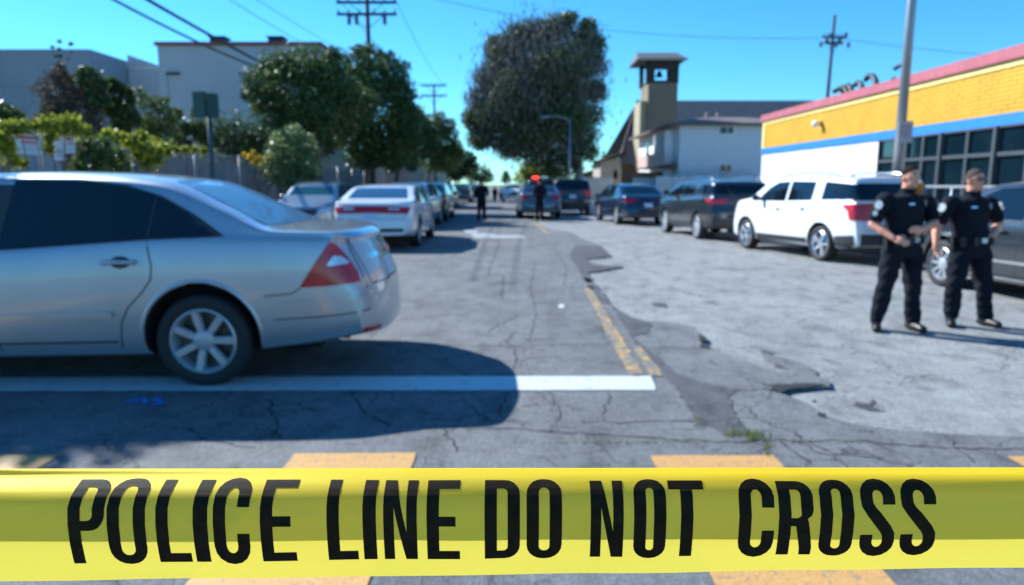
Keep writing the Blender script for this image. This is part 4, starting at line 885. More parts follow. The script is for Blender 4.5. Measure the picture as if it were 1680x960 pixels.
# glazing
ys = [Y0s + .1, 5.8, 6.8, 7.8, 8.8, 9.8, 10.8, 11.8, 12.8, 13.8, 14.8, 15.8, 16.8, 17.8, 18.6, 19.4, YW - .05]
for i in range(len(ys) - 1):
    a, c = ys[i], ys[i + 1]
    for z0, z1 in ((.45, 2.15), (2.15, 2.78)):
        w_ = empty('window', (SX, (a + c) / 2, 0)); w_.parent = shop; w_.location = (0, (a + c) / 2 - Y1s, 0); hy = (c - a) / 2
        fb = MB(); s = .022
        if z0 < 1: z0 = .45
        fb.box((0, -hy + s, (z0 + z1) / 2), (.10, 2 * s, z1 - z0)).box((0, hy - s, (z0 + z1) / 2), (.10, 2 * s, z1 - z0)).box((0, 0, z0 + s), (.10, 2 * hy - 4 * s, 2 * s)).box((0, 0, z1 - s), (.10, 2 * hy - 4 * s, 2 * s)); fb.obj('frame', M_FRM, w_)
        MB().box((.03, 0, (z0 + z1) / 2), (.012, 2 * hy - 4 * s, z1 - z0 - 4 * s)).obj('pane', M_SHG, w_)
for y in (5.8, 7.8, 9.8, 11.8, 13.8, 15.8, 17.8): bx(MB(), SX - .10, SX + .1, y - .05, y + .05, 0, 2.78).obj('mullion', M_FRM, shop)
bx(MB(), SX - .02, SX + .2, Y0s, YW - .01, 0, .44).obj('plinth', M_WB, shop)
hr = MB(); hr.tube([(SX - .55, 6, 1.42), (SX - .55, 19.0, 1.42)], .03, 8)
for y in (6, 8.6, 11.2, 13.8, 16.4, 19): hr.tube([(SX - .55, y, .1), (SX - .55, y, 1.42)], .022, 8)
tag(hr.obj('handrail', mat('galvanised rail', (.6, .62, .64), .35, .8), None, True), 'pale metal handrail on posts in front of the shop windows', 'handrail')
# shade things inside the shop so the glass has depth
for i, (y, h) in enumerate(((9, 1.6), (12.8, 1.2), (16.5, 1.8))):
    b = MB(); b.box((SX + 3, y, .14 + h / 2), (.6, 2.0, h)); 
    for k in range(4): b.box((SX + 2.62, y, .3 + k * h / 4), (.14, 1.9, .04))
    tag(b.obj('display_shelf', M_FRM), ['low display shelf inside the right part of the shop', 'short display shelf behind the middle shop window', 'tall display shelf behind the left shop window'][i], 'shelf')
# wall lamp
lm = MB(); p = D(1328, 211, 0.0001) if False else None
yl = SX / ((1328 - 840) / 1120) * .985; wl = empty('wall_light', (SX, yl, 0), label='round white light fixture on the yellow brick band', cat='lamp')
MB().box((-.02, 0, 3.60), (.04, .16, .16)).obj('base_plate', M_FRM, wl); MB().tube([(-.04, 0, 3.60), (-.12, 0, 3.62)], .03).obj('arm', M_FRM, wl); MB().ell((-.22, 0, 3.6), (.14, .13, .12)).obj('globe', mat('white lamp shell', (.8, .8, .78), .3), wl, True)
# roof letters, seen at a steep angle: the tops of a script sign standing behind the coping
M_LET = mat('dark sign metal', (.035, .04, .045), .5, .4)
sg = empty('roof_sign', (SX + .9, 22, 3.9), label='dark script letters standing on the shop roof behind the red coping', cat='sign')
def letpx(px, py, X=SX + .9):
    py -= 6
    d = ray(px, py); t = X / d.x; return Vector((X - (SX + .9), d.y * t - 22, CAM_H + d.z * t - 3.9))
for ln, r in tuple((l_, r_ * 1.25) for l_, r_ in (([(1369, 156), (1376, 152), (1382, 149), (1387, 151), (1390, 158), (1391, 168)], .07), ([(1382, 158), (1385, 149), (1391, 146), (1396, 150), (1398, 158), (1399, 165)], .07), ([(1402, 146), (1407, 141), (1412, 143), (1415, 149), (1416, 158)], .065), ([(1420, 137), (1426, 130), (1432, 131), (1436, 137), (1438, 144), (1438, 152)], .07), ([(1468, 119), (1474, 115), (1481, 112), (1484, 114), (1486, 122)], .05), ([(1463, 138), (1466, 135), (1469, 137)], .05))):
    MB().tube([letpx(*q) for q in ln], r, 8).obj('letter', M_LET, sg, True)
for px in (1391, 1416, 1438, 1486): q = letpx(px, 150); MB().tube([(0, q.y, 0), (0, q.y, min(q.z, 2))], .035, 6).obj('sign_post', M_LET, sg)

# white two storey house
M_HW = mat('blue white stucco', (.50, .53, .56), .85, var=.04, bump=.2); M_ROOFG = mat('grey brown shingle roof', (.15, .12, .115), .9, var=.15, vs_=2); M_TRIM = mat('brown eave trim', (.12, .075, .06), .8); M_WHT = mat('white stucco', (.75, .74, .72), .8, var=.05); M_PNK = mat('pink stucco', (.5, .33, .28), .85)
YH = 48; hx = D(1112, 300, YH).x; h2 = empty('apartment_house', (hx, YH, 0), label='white two storey stucco house with brown hipped roof behind the grey SUV', cat='building')
HH = 5.65; HW_ = 9.0
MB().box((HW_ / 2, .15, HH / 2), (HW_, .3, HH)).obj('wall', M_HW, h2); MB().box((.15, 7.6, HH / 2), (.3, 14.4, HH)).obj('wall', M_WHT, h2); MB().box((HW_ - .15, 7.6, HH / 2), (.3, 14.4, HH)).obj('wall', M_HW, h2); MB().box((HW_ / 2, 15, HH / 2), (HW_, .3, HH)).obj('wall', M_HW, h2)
rf = MB(); e = .9; z0, z1 = HH - .05, HH + .85
P = [(-e, -e * .5, z0), (HW_ + e, -e * .5, z0), (HW_ + e, 15 + e, z0), (-e, 15 + e, z0)]; Q = [(HW_ * .34, 5, z1), (HW_ * .66, 5, z1), (HW_ * .66, 11, z1), (HW_ * .34, 11, z1)]
for i in range(4): rf.quad(P[i], P[(i + 1) % 4], Q[(i + 1) % 4], Q[i])
rf.quad(*Q); rf.quad(*P[::-1]); rfo = rf.obj('roof', M_ROOFG, h2)
MB().box((HW_ / 2, -.46, z0 - .08), (HW_ + 2 * e, .06, .18)).box((-e + .02, 7.4, z0 - .08), (.06, 15.8, .18)).obj('eave', M_TRIM, h2)
for x in (2.9, 3.7): MB().tube([(x, 4, z0 + .3), (x, 4, z1 + .25)], .09).obj('vent_pipe', M_PNK, rfo)
for (px, py, w_, h_) in ((1192, 214, .95, .45), (1190, 276, .8, .5)):
    q = D(px, py, YH); wn = empty('window'); wn.parent = h2; wn.location = (q.x - hx, -.02, q.z)
    MB().box((0, 0, h_ / 2 + .03), (w_ + .12, .06, .06)).box((0, 0, -h_ / 2 - .03), (w_ + .12, .06, .06)).box((-w_ / 2 - .03, 0, 0), (.06, .06, h_ - .004)).box((w_ / 2 + .03, 0, 0), (.06, .06, h_ - .004)).box((.05, 0, 0), (.04, .05, h_ - .01)).obj('frame', M_WHT, wn); MB().box((0, .02, 0), (w_, .02, h_)).obj('pane', M_GLASS, wn)
# street side: balcony bays, stair wall and pink panels
for y, z, d, m in ((1.6, 4.1, 2.2, M_WHT), (5.2, 4.1, 2.2, M_WHT), (1.6, 1.4, 2.2, M_WHT), (5.2, 1.4, 2.4, M_WHT)): MB().box((-.35, y, z), (.6, .5, 2.3)).obj('balcony_pier', m, h2)
for z in (2.75,): MB().box((-.5, 5, z), (.95, 10, .18)).obj('balcony_floor', M_TRIM, h2); MB().box((-.95, 5, z + .55), (.05, 10, .9)).obj('balcony_rail', M_PNK, h2)
for y in (3.3, 7.5, 11): MB().box((-.02, y, 4.2), (.05, 1.2, 1.5)).obj('window', M_GLASS, h2); MB().box((-.02, y, 1.3), (.05, 1.0, 2.0)).obj('door', M_TRIM, h2)
# garden wall between: white low wall with terracotta top, blue grey panels
M_TERR = mat('terracotta coping', (.36, .13, .06), .8, var=.2)
a = D(1045, 300, 52); gw = empty('garden_wall', (a.x, 52, 0), label='white garden wall with terracotta top below the bell tower', cat='wall')
MB().box((1.0, 0, 1.0), (2.6, .25, 2.0)).obj('wall', M_WHT, gw); MB().box((1.0, 0, 2.2), (2.7, .5, .4)).obj('coping', M_TERR, gw)
a = D(1075, 300, 46); gw = empty('metal_fence', (a.x, 46, 0), label='blue grey panel fence in front of the white house', cat='fence')
M_PNL = mat('blue grey sheet metal', (.30, .36, .42), .5, .3, var=.08)
for i in range(6): MB().box((.55 + i * 1.1, 0, 1.0), (1.08, .05, 2.0)).obj('panel', M_PNL, gw)
for i in range(7): MB().box((i * 1.1, .06, 1.05), (.07, .06, 2.1)).obj('post', M_DARKM, gw)
for i in range(30): MB().tube([(i * .22, .03, 2.0), (i * .22, .03, 2.55)], .012, 5).obj('railing_bar', M_DARKM, gw)

# church with bell tower
M_TAN = mat('tan stucco', (.21, .155, .105), .9, var=.06, vs_=.8, bump=.2); M_TAN2 = mat('tan corner trim', (.36, .29, .19), .9); M_SLATE = mat('slate blue shingle roof', (.10, .105, .12), .85, var=.15, vs_=1.5); M_WOOD = mat('dark brown timber', (.035, .026, .022), .8); M_BELL = mat('bronze bell', (.05, .04, .03), .4, .8)
YT = 70; xl = D(1062, 200, YT).x; xr = D(1110, 200, YT).x; tw_ = xr - xl; ch = empty('church', (xl, YT, 0), label='tan church with square open bell tower and long slate roof', cat='building')
def TZ(py): return D(1080, py, YT).z
zt, zb, zo = TZ(110), TZ(140), TZ(132)
MB().box((tw_ / 2, 2, TZ(136) / 2), (tw_, 4, TZ(136))).obj('tower_shaft', M_TAN, ch)
MB().box((-.35, 2.0, TZ(165) / 2), (.68, 3.4, TZ(165))).obj('tower_buttress', M_TAN2, ch)
bt_ = MB(); zA, zB = TZ(136), TZ(96)
for x, y in ((.2, .3), (tw_ - .36, .3), (.2, 3.7), (tw_ - .36, 3.7)): MB().box((x + (0 if y < 1 else (-.25 if x < 1 else .25)), y, (zA + zB) / 2), (.85 if y < 1 else .4, .5, zB - zA)).obj('belfry_post', M_WOOD, ch)
MB().box((tw_ / 2, 2, zA + .12), (tw_ + .1, 4.1, .24)).obj('belfry_sill', M_WOOD, ch); MB().box((tw_ / 2, .02, zB - .5), (tw_ + .06, .4, 1.1)).obj('belfry_lintel', M_WOOD, ch); MB().box((tw_ / 2, 3.98, zB - .15), (tw_ + .06, .3, .4)).obj('belfry_lintel', M_WOOD, ch)
bl = MB().lathe([(.02, .62), (.16, .58), (.24, .4), (.30, .15), (.42, 0)], 16, 'z', (tw_ / 2, 2, zA + .85)).obj('bell', M_BELL, ch, True); MB().box((tw_ / 2, 2, zA + 1.62), (tw_, .10, .10)).obj('bell_beam', M_WOOD, bl)
rr = MB(); z0, z1 = TZ(97), TZ(80); e = .75
A = [(-1.25, -e, z0 - .1), (tw_ + .7, -e, z0 - .1), (tw_ + .7, 4 + e, z0 - .1), (-1.25, 4 + e, z0 - .1)]; B_ = [(-.9, 2, z1), (tw_ + .3, 2, z1)]
rr.quad(A[0], A[1], B_[1], B_[0]); rr.quad(A[2], A[3], B_[0], B_[1]); rr.quad(A[1], A[2], B_[1]); rr.quad(A[3], A[0], B_[0]); rr.quad(*A[::-1]); rr.obj('tower_roof', M_SLATE, ch)
MB().box((tw_ / 2 - .15, -e - .03, z0 - .12), (tw_ + 1.75, .06, .22)).obj('roof_trim', M_TAN2, ch)
# nave: ridge runs left-right behind the tower, steep gable end to the street
xg = D(1047, 165, YT + 9).x - xl; zr = D(1150, 165, YT + 9).z; ze = D(1010, 255, YT + 9).z; xe = D(1013, 255, YT + 2).x - xl
nv = MB(); x1 = 26
nv.quad((xg, 9, zr), (x1, 9, zr), (x1, 1.2, 3.6), (xe, 1.2, 3.6)); nv.quad((xg, 9.4, zr), (xe, 18, 3.6), (x1, 18, 3.6), (x1, 9.4, zr)); nv.quad((xg, 9, zr), (xg, 9.4, zr), (x1, 9.4, zr), (x1, 9, zr)); nv.obj('roof', M_SLATE, ch)
MB().quad((xg + .3, 9.2, zr - .2), (xe + .5, 17.8, 0), (xe + .5, 1.6, 0)).quad((x1 - .2, 9.2, zr - .2), (x1 - .2, 1.6, 0), (x1 - .2, 17.8, 0)).obj('gable_wall', M_WOOD, ch); MB().box((x1 / 2 + xe / 2, 1.9, 1.8), (x1 - xe - .7, .3, 3.6)).obj('wall', M_TAN, ch)
MB().tube([(xg - .02, 9.2, zr + .05), (xe - .02, 1.0, 3.6)], .14, 4).obj('bargeboard', M_WOOD, ch)
# low brown houses left of the church
for lb, px0, px1, Y, pyt, wm in (('brown house with shallow roof left of the church', 985, 1018, 66, 252, M_BEIGE), ('lowest dark carport building beside the tall tree', 950, 990, 74, 277, M_TAN)):
    a, c = D(px0, 280, Y), D(px1, 280, Y); h = D(px0, pyt, Y).z; W_ = c.x - a.x; t = empty('low_house', (a.x, Y, 0), label=lb, cat='building')
    MB().box((W_ / 2, 3, (h - .5) / 2), (W_, 6, h - .5)).obj('wall', wm, t)
    q = MB(); q.quad((-.5, -.6, h - .9), (W_ + .4, -.6, h - .2), (W_ + .4, 6.6, h - .2), (-.5, 6.6, h - .9)).quad((-.5, -.6, h - .7), (-.5, 6.6, h - .7), (W_ + .4, 6.6, h + .2), (W_ + .4, -.6, h + .2)).quad((-.5, -.6, h - .9), (-.5, -.6, h - .7), (W_ + .4, -.6, h + .2), (W_ + .4, -.6, h - .2)); q.obj('roof', M_WOOD, t)
    MB().box((W_ * .35, -.03, 1.1), (W_ * .3, .06, 2.0)).obj('door', M_WOOD, t); MB().box((W_ * .75, -.03, h * .55), (W_ * .2, .06, .8)).obj('window', M_GLASS, t)
t = empty('shade_wall', (D(1000, 300, 60).x, 60, 0), label='pale blue grey yard wall behind the blue sedan', cat='wall')
MB().box((-1.2, 0, 1.0), (3.0, .2, 2.0)).obj('wall', M_HW, t); MB().box((-1.2, 0, 2.05), (3.1, .3, .1)).obj('coping', M_PNL, t)

# ------------------------------------------------------------------ poles, wires, lamps, signs, fence
M_POLE = mat('weathered utility pole', (.055, .05, .055), .9, var=.2, bump=.4); M_GALV = mat('galvanised steel', (.30, .31, .33), .45, .7, var=.08); M_INS = mat('insulator', (.10, .10, .12), .3)
M_WIRE = mat('black cable', (.02, .025, .035), .6)
def pole(label, x, y, top, arms, r=.15, ins=True, rot=0, tr=True, group='wooden utility poles'):
    t = empty('utility_pole', (x, y, 0), rot, label=label, cat='utility pole', group=group); MB().tube([(0, 0, 0), (0, 0, top * .5), (0, 0, top)], [r, r * .85, r * .65], 12).obj('pole', M_POLE, t, True)
    for z, L in arms:
        a = MB().box((0, -r - .05, z), (L, .12, .13)).obj('crossarm', M_POLE, t)
        for k in (-1, 1): MB().tube([(k * L * .28, -r - .05, z - .06), (0, -r * .9, z - .75)], .02, 5).obj('brace', M_POLE, t)
        for k in (-.47, -.3, -.12, .12, .3, .47): MB().lathe([(.02, 0), (.055, .06), (.03, .10), (.05, .15), (.01, .20)], 8, 'z', (k * L, -r - .05, z + .065)).obj('insulator', M_INS, a, True)
    return t
pA = pole('utility pole with double crossarm rising out of the dark pointed tree', -7.75, 38.5, 12.6, [(11.05, 3.2), (10.45, 3.2)], .16)
b = MB(); 
for k in (-.95, -.55, .95): MB().lathe([(.02, -.45), (.11, -.42), (.11, 0), (.02, .03)], 8, 'z', (k, -.22, 10.35)).obj('fuse_box', M_INS, pA)
pA = pA; MB().lathe([(.02, 0), (.22, .03), (.22, .8), (.02, .85)], 12, 'z', (-.45, -.1, 8.1)).tube([(.1, -.1, 8.6), (.7, -.1, 8.0), (1.0, -.1, 7.9)], .07, 5).obj('transformer', M_DARKM, pA)
pole('far utility pole with two plain crossarms beyond the left trees', -7.3, 66, D(715, 138, 66).z, [(D(715, 141, 66).z, 2.4), (D(715, 158, 66).z, 2.4)], .14)
yR = 50; xR = D(1358, 100, yR).x
pR = pole('tall utility pole with bunched insulators behind the shop roof', xR, yR, D(1366, 25, yR).z, [(D(1366, 62, yR).z, 1.6), (D(1366, 72, yR).z, 1.3)], .15)
pR.rotation_euler = (0, R(1.2), 0)
b = MB(); zz = D(1366, 66, yR).z
for k in range(7): MB().lathe([(.02, -.35), (.12, -.3), (.12, 0), (.03, .03)], 8, 'z', (-.9 + k * .32, -.25 - .2 * (k % 2), zz + .3 * (k % 3) - .2)).obj('fuse_box', M_INS, pR)
def wire(label, A, B_, sag, r=.02, n=14, group=None):
    A, B_ = Vector(A), Vector(B_); P = [A.lerp(B_, k / n) - Vector((0, 0, sag * 4 * (k / n) * (1 - k / n))) for k in range(n + 1)]
    tag(MB().tube(P, r, 6).obj('overhead_cable', M_WIRE, None, True), label, 'cable', group)
def wpx(label, a, Ya, b_, Yb, ext0, ext1, sag, r, g='cables from the utility poles'):
    A, B2 = D(*a, Ya), D(*b_, Yb); d = B2 - A; wire(label, A - d * ext0, B2 + d * ext1, sag, r, group=g)
wpx('upper of two thick cables crossing the sky at top left', (252, 0), 27, (436, 104), 42, .5, .3, .15, .075)
wpx('lower of two thick cables crossing the sky at top left', (214, 0), 27, (430, 107), 42, .5, .3, .4, .055)
wpx('thin cable above the red roofed warehouse', (385, 0), 22, (520, 82), 34, .5, .3, .1, .012)
wpx('faint thin cable left of the utility pole crossarm', (430, 0), 22, (575, 90), 36, .5, .05, .1, .010)
wire('thin wire from the near pole to the far left pole', (-6.2, 38.3, 11.2), (-6.3, 66, D(715, 140, 66).z), .5, .014, group='cables from the utility poles')
wire('second thin wire from the near pole to the far left pole', (-9.2, 38.3, 11.2), (-8.4, 66, D(715, 140, 66).z), .5, .014, group='cables from the utility poles')
wpx('faint wire across the sky above the bell tower', (990, 42), 50, (1350, 62), 50, .3, .02, .4, .016)
wpx('faint wire at upper left of the tall tree', (660, -20), 40, (1000, 42), 50, .1, .0, .4, .016)
wpx('faint wire running right from the bunched pole', (1372, 62), 50, (1700, 90), 50, .0, .3, .3, .016)
# street lamp far, curved arm
sl_ = empty('street_lamp', (D(930, 300, 52).x, 50, .1), label='grey street lamp with curved arm in front of the tall tree', cat='street lamp')
zt = D(930, 203, 50).z; MB().tube([(0, 0, 0), (0, 0, zt)], [.10, .06], 10).obj('pole', M_GALV, sl_, True); MB().tube([(0, 0, zt - .05), (-.15, 0, zt + .22), (-.8, 0, zt + .4), (-1.5, 0, zt + .42)], .045, 8).obj('arm', M_GALV, sl_, True); MB().ell((-1.75, 0, zt + .38), (.35, .14, .09)).obj('lamp_head', M_GALV, sl_, True)
# near street light with parking sign
q = D(1472, 280, 14.2); lp = empty('street_light_pole', (q.x, 14.2, .1), label='tall steel street light pole with small parking sign beside the white SUV', cat='street light')
MB().tube([(0, 0, 0), (0, 0, 5), (0, 0, 8.6)], [.10, .085, .07], 14).obj('pole', M_GALV, lp, True); MB().lathe([(.19, 0), (.19, .03), (.12, .05), (.11, .35), (.10, .4)], 14, 'z').obj('base', M_GALV, lp, True)
MB().tube([(0, 0, 8.5), (-.3, 0, 8.9), (-1.8, 0, 9.1)], .05, 8).obj('arm', M_GALV, lp, True); MB().ell((-2.1, 0, 9.08), (.4, .16, .1)).obj('lamp_head', M_GALV, lp, True)
zs = D(1480, 216, 14).z - .1; sg2 = MB().box((.03, -.11, zs), (.30, .012, .42)).obj('parking_sign', mat('grey white sign', (.42, .42, .46), .5, var=.1), lp)
b = MB()
for k in range(4): b.box((.03, -.1185, zs + .12 - k * .07), (.2 - .04 * (k % 2), .003, .02))
b.obj('sign_lettering', mat('faded red sign print', (.35, .10, .12), .6), sg2); MB().tube([(0, 0, zs), (.03, -.105, zs)], .03, 6).obj('bracket', M_GALV, sg2)
# green double sided box sign on a post
M_GRN = mat('dark green enamel', (.003, .045, .038), .45, var=.1)
q = D(347, 250, 17.2); gs = empty('green_sign', (q.x, 17.2, .1), label='dark green folded sign panels on a tall post by the fence', cat='sign')
z0, z1 = D(335, 193, 17.2).z, D(335, 151, 17.2).z; MB().tube([(0, 0, 0), (0, 0, z1 - .15)], .055, 10).obj('post', mat('dark blue green post', (.02, .05, .07), .5), gs, True)
s_ = MB(); s_.box((-.19, -.05, (z0 + z1) / 2 - .1), (.36, .05, z1 - z0), R(-18)).obj('sign_panel', M_GRN, gs); MB().box((.10, .02, (z0 + z1) / 2 - .12), (.22, .30, (z1 - z0) * .93), R(10)).obj('sign_panel', M_GRN, gs)
# chain link fence
fn = empty('chain_link_fence', (FX, 10, .07), label='grey chain link fence along the left lot', cat='fence'); FY = 32; FH = 2.28
V, F = [], []; b = MB(); st = .085; rw = .0028
yv = -FH
def seg(a, c):
    i = len(V); d = (c - a).normalized(); n1 = Vector((0, -d.z, d.y)) * rw; n2 = Vector((rw, 0, 0)); V.extend([a + n1, a + n2, a - n1, c + n1, c + n2, c - n1]); F.extend([(i, i + 1, i + 4, i + 3), (i + 1, i + 2, i + 5, i + 4), (i + 2, i, i + 3, i + 5)])
while yv < FY:
    for s in (1, -1):
        ya, yb = (yv, yv + FH) if s == 1 else (yv + FH, yv)
        a, c = Vector((.004 * s, ya, 0)), Vector((.004 * s, yb, FH))
        lo_, hi_ = (0, 1)
        if abs(yb - ya) > 0:
            t0 = (0 - ya) / (yb - ya); t1 = (FY - ya) / (yb - ya); lo_, hi_ = max(0, min(t0, t1)), min(1, max(t0, t1))
        if hi_ > lo_: seg(a.lerp(c, lo_), a.lerp(c, hi_))
    yv += st
wm = mesh_obj('wire_mesh', V, F, mat('fence wire', (.30, .33, .36), .5, .4), fn); wm['kind'] = 'stuff'
for y in np.arange(0, FY + .1, 3.2): MB().tube([(.05, y, 0), (.05, y, FH + .06)], .032, 8).obj('post', M_GALV, fn, True)
MB().tube([(.05, 0, FH), (.05, FY, FH)], .022, 8).obj('top_rail', M_GALV, fn, True)
# slatted privacy screen strips on the farther part of the fence
M_SLAT = mat('grey blue privacy slat', (.10, .125, .15), .7, var=.2)
sb = MB(); r_ = random.Random(4); y = 5.5
while y < FY: sb.box((-.03, y, FH * .5 - .05), (.006, .043 * r_.uniform(.7, 1.1), FH * .9)); y += .075
o = sb.obj('privacy_slats', M_SLAT, fn); o['kind'] = 'stuff'
# white signs hanging on the fence
M_SGN = mat('white sign board', (.72, .75, .80), .5, var=.06); M_RPR = mat('red sign print', (.5, .04, .05), .6); M_BPR = mat('blue grey sign print', (.2, .25, .35), .6)
for lb, x0, x1, y0, y1, red in (('wide white sign with red headline on the fence', 27, 69, 217, 250, 1), ('tall white notice hanging lowest on the fence', 87, 108, 222, 261, 0), ('small white sign with red print right of the tall notice', 109, 124, 222, 250, 1)):
    a, c = D(x0, y0, Yfence(x0)), D(x1, y1, Yfence(x1)); t = empty('fence_sign', (FX + .26, a.y, 0), label=lb, cat='sign'); L = c.y - a.y; za = CAM_H + (a.z - CAM_H); zc = za - (y1 - y0) / 1120 * a.y
    MB().box((0, L / 2, (za + zc) / 2), (.012, L, za - zc)).obj('board', M_SGN, t)
    q = MB(); h = za - zc
    if red: q.box((.0085, L / 2, za - h * .2), (.003, L * .8, h * .14)).box((.0085, L / 2, za - h * .42), (.003, L * .6, h * .10)); q.obj('print', M_RPR, t)
    q = MB()
    for k in range(4): q.box((.0085, L / 2, za - h * (.56 + .1 * k)), (.003, L * (.7 - .1 * (k % 2)), h * .03))
    q.obj('small_print', M_BPR, t)
# white bin at the kerb
q = D(972, 350, 33.5); tag(MB().lathe([(.001, 0), (.17, 0), (.20, .5), (.22, .52), (.22, .56), (.001, .60)], 16, 'z', (q.x, 33.5, .0)).obj('rubbish_bin', M_WHT, None, True), 'small white bin standing on the road by the blue sedan', 'bin')
# thin yellow tapes farther off
M_T2 = mat('yellow tape film', (.75, .65, .03), .5)
def ftape(label, P, w=.075):
    V, F = [], []; P = [Vector(p) for p in P]
    for i, p in enumerate(P): tw2 = .02 * math.sin(i * 1.3); V += [(p.x, p.y + tw2, p.z - w / 2), (p.x, p.y - tw2, p.z + w / 2)]
    F = [(2 * i, 2 * i + 2, 2 * i + 3, 2 * i + 1) for i in range(len(P) - 1)]; tag(mesh_obj('barrier_tape', V, F, M_T2, None, True), label, 'tape')
A, B2 = D(1528, 341, 11.6), D(1760, 322, 8.6); ftape('thin yellow tape strung behind the two officers', [A.lerp(B2, k / 12) - Vector((0, 0, .1 * (k / 12) * (1 - k / 12))) for k in range(13)], .06)
A, B2 = Vector((-7.4, 55, 1.55)), Vector((6.1, 55, 1.5)); ftape('distant yellow tape across the far street', [A.lerp(B2, k / 16) - Vector((0, 0, .8 * (k / 16) * (1 - k / 16))) for k in range(17)], .09)
# ------------------------------------------------------------------ vehicles in place
M_SILV = paint('silver car paint', (.41, .445, .485), .40, .66, 1); M_WCAR = paint('white car paint', (.78, .79, .80), .3, 0, 1); M_BLK = paint('black car paint', (.012, .014, .018), .25, .2)
M_NAVY = paint('dark navy car paint', (.012, .03, .07), .25, .4); M_GREY = paint('dark grey car paint', (.035, .045, .055), .25, .5); M_LGREY = paint('light grey car paint', (.30, .34, .37), .3, .6); M_BLUE2 = paint('pale blue silver car paint', (.20, .28, .34), .3, .6)
YW0 = R(2.2); wx, wy = -2.225, 5.77
P = dict(SEDAN); P['ra'] = .412; P['r'] = .342; P['nst'] = 96; P['rr'] = .20; P['x0'] = -1.17; P['a0'] = .06
cr = Car('silver_sedan', 'large silver four door sedan crossing the near lane, rear wheel on the stop line', (wx, wy, 0), math.pi + YW0, P, M_SILV, sides if False else None)
cr.wheels(rw=.238, spokes=7, style='wide', n=56, tw=.225)
for vw in ('L', 'R'):
    cr.patch('window_trim', [(-.135, 1.102), (.04, 1.225), (.12, 1.275), (.34, 1.390), (.60, 1.468), (.95, 1.508), (1.35, 1.512), (1.75, 1.50), (2.1, 1.46), (2.4, 1.36), (2.86, 1.05), (2.2, .985), (1.5, 1.005), (.4, 1.080)], vw, M_BLACKP, off=.003, step=.07)
    cr.patch('quarter_window', [(-.06, 1.108), (.14, 1.262), (.34, 1.374), (.37, 1.385), (.40, 1.092)], vw, M_GLASS, off=.008, step=.07, skirt=.012)
    cr.patch('side_window', [(.425, 1.09), (.39, 1.395), (.60, 1.452), (.95, 1.492), (1.30, 1.497), (1.41, 1.495), (1.455, 1.015)], vw, M_GLASS, off=.008, step=.07, skirt=.012)
    cr.patch('side_window', [(1.56, 1.01), (1.53, 1.49), (1.78, 1.485), (2.1, 1.44), (2.4, 1.335), (2.78, 1.05), (2.2, 1.0)], vw, M_GLASS2, off=.008, step=.07, skirt=.012)
    cr.seam('door_seam', [(.405, 1.075), (.40, 1.02), (.375, .90), (.385, .80), (.46, .70), (.56, .60), (.62, .48), (.64, .30)], vw, w=.010)
    cr.seam('door_seam', [(1.475, 1.0), (1.50, .92), (1.53, .75), (1.53, .50), (1.49, .28)], vw, w=.010); cr.seam('door_seam', [(2.72, 1.0), (2.55, .80), (2.50, .45), (2.50, .28)], vw, w=.010)
    cr.seam('sill_seam', [(.66, .345), (1.6, .335), (2.45, .33)], vw, w=.014)
    cr.seam('bumper_seam', [(-.66, .728), (-.60, .695), (-.50, .682), (-.40, .675)], vw, w=.008); cr.seam('bumper_seam', [(-.46, .50), (-.8, .515), (-1.12, .535)], vw, w=.009)
    cr.patch('side_moulding', [(.68, .535), (.66, .555), (.68, .575), (1.46, .56), (1.46, .515)], vw, M_SILV, off=.022, step=.12, skirt=.02)
    cr.patch('side_moulding', [(1.56, .513), (1.56, .558), (2.45, .54), (2.45, .49)], vw, M_SILV, off=.022, step=.12, skirt=.02)
    cr.handle(.60, .925, .25, vw=vw, m=M_SILV); cr.handle(1.72, .90, .25, vw=vw, m=M_SILV)
    tlp = [(-.865, 1.060), (-.90, 1.03), (-.97, .93), (-1.035, .82), (-1.05, .75), (-.655, .735), (-.74, .87)]
    o = cr.patch('tail_light', tlp, vw, M_RED, off=.010, step=.05, skirt=.025)
    cr.patch('reversing_light', [(-.885, .955), (-.93, .945), (-.97, .905), (-.975, .89), (-.85, .885), (-.85, .90)], vw, M_CLEAR, off=.014, step=.05, parent=o, skirt=.008)
    cr.patch('bumper_strip', [(-.62, .628), (-.62, .645), (-1.08, .658), (-1.10, .64)], vw, M_SILV, off=.010, step=.08, skirt=.012)
    cr.patch('fuel_flap', [(-.38, .90), (-.38, .76), (-.24, .76), (-.24, .90)], 'R', M_SILV, off=.003, step=.08, skirt=.004) if vw == 'R' else None
cr.flare(.03, .010)
cr.patch('rear_window', [(-.66, 1.165), (0, 1.158), (.66, 1.165), (.62, 1.28), (.57, 1.40), (.50, 1.495), (0, 1.508), (-.50, 1.495), (-.57, 1.40), (-.62, 1.28)], 'back', M_GLASS3, off=.004, step=.08, skirt=.01)
cr.patch('tail_light', [(.72, .75), (.73, .88), (.79, .88), (.81, .75)], 'back', M_RED, off=.010, step=.06, skirt=.02, mirror=True)
cr.patch('licence_garnish', [(-.50, .90), (.50, .90), (.50, .94), (-.50, .94)], 'back', M_CHROME, off=.014, step=.1)
cr.patch('number_plate', [(-.16, .74), (.16, .74), (.16, .88), (-.16, .88)], 'back', M_PLATE, off=.008, step=.2)
cr.seam('boot_seam', [(-.66, 1.09), (-.62, .86), (-.60, .72), (.60, .72), (.62, .86), (.66, 1.09)], 'back', w=.01)
cr.seam('boot_seam', [(-.48, .66), (-.80, .66), (-1.02, .665)], 'top', w=.01) if False else None
for s_ in (.69, -.69): cr.seam('boot_seam', [(-.52, s_), (-.9, s_ * .985), (-1.1, s_ * .97)], 'top', w=.009)
cr.seam('boot_seam', [(-.50, -.69), (-.47, 0), (-.50, .69)], 'top', w=.012)
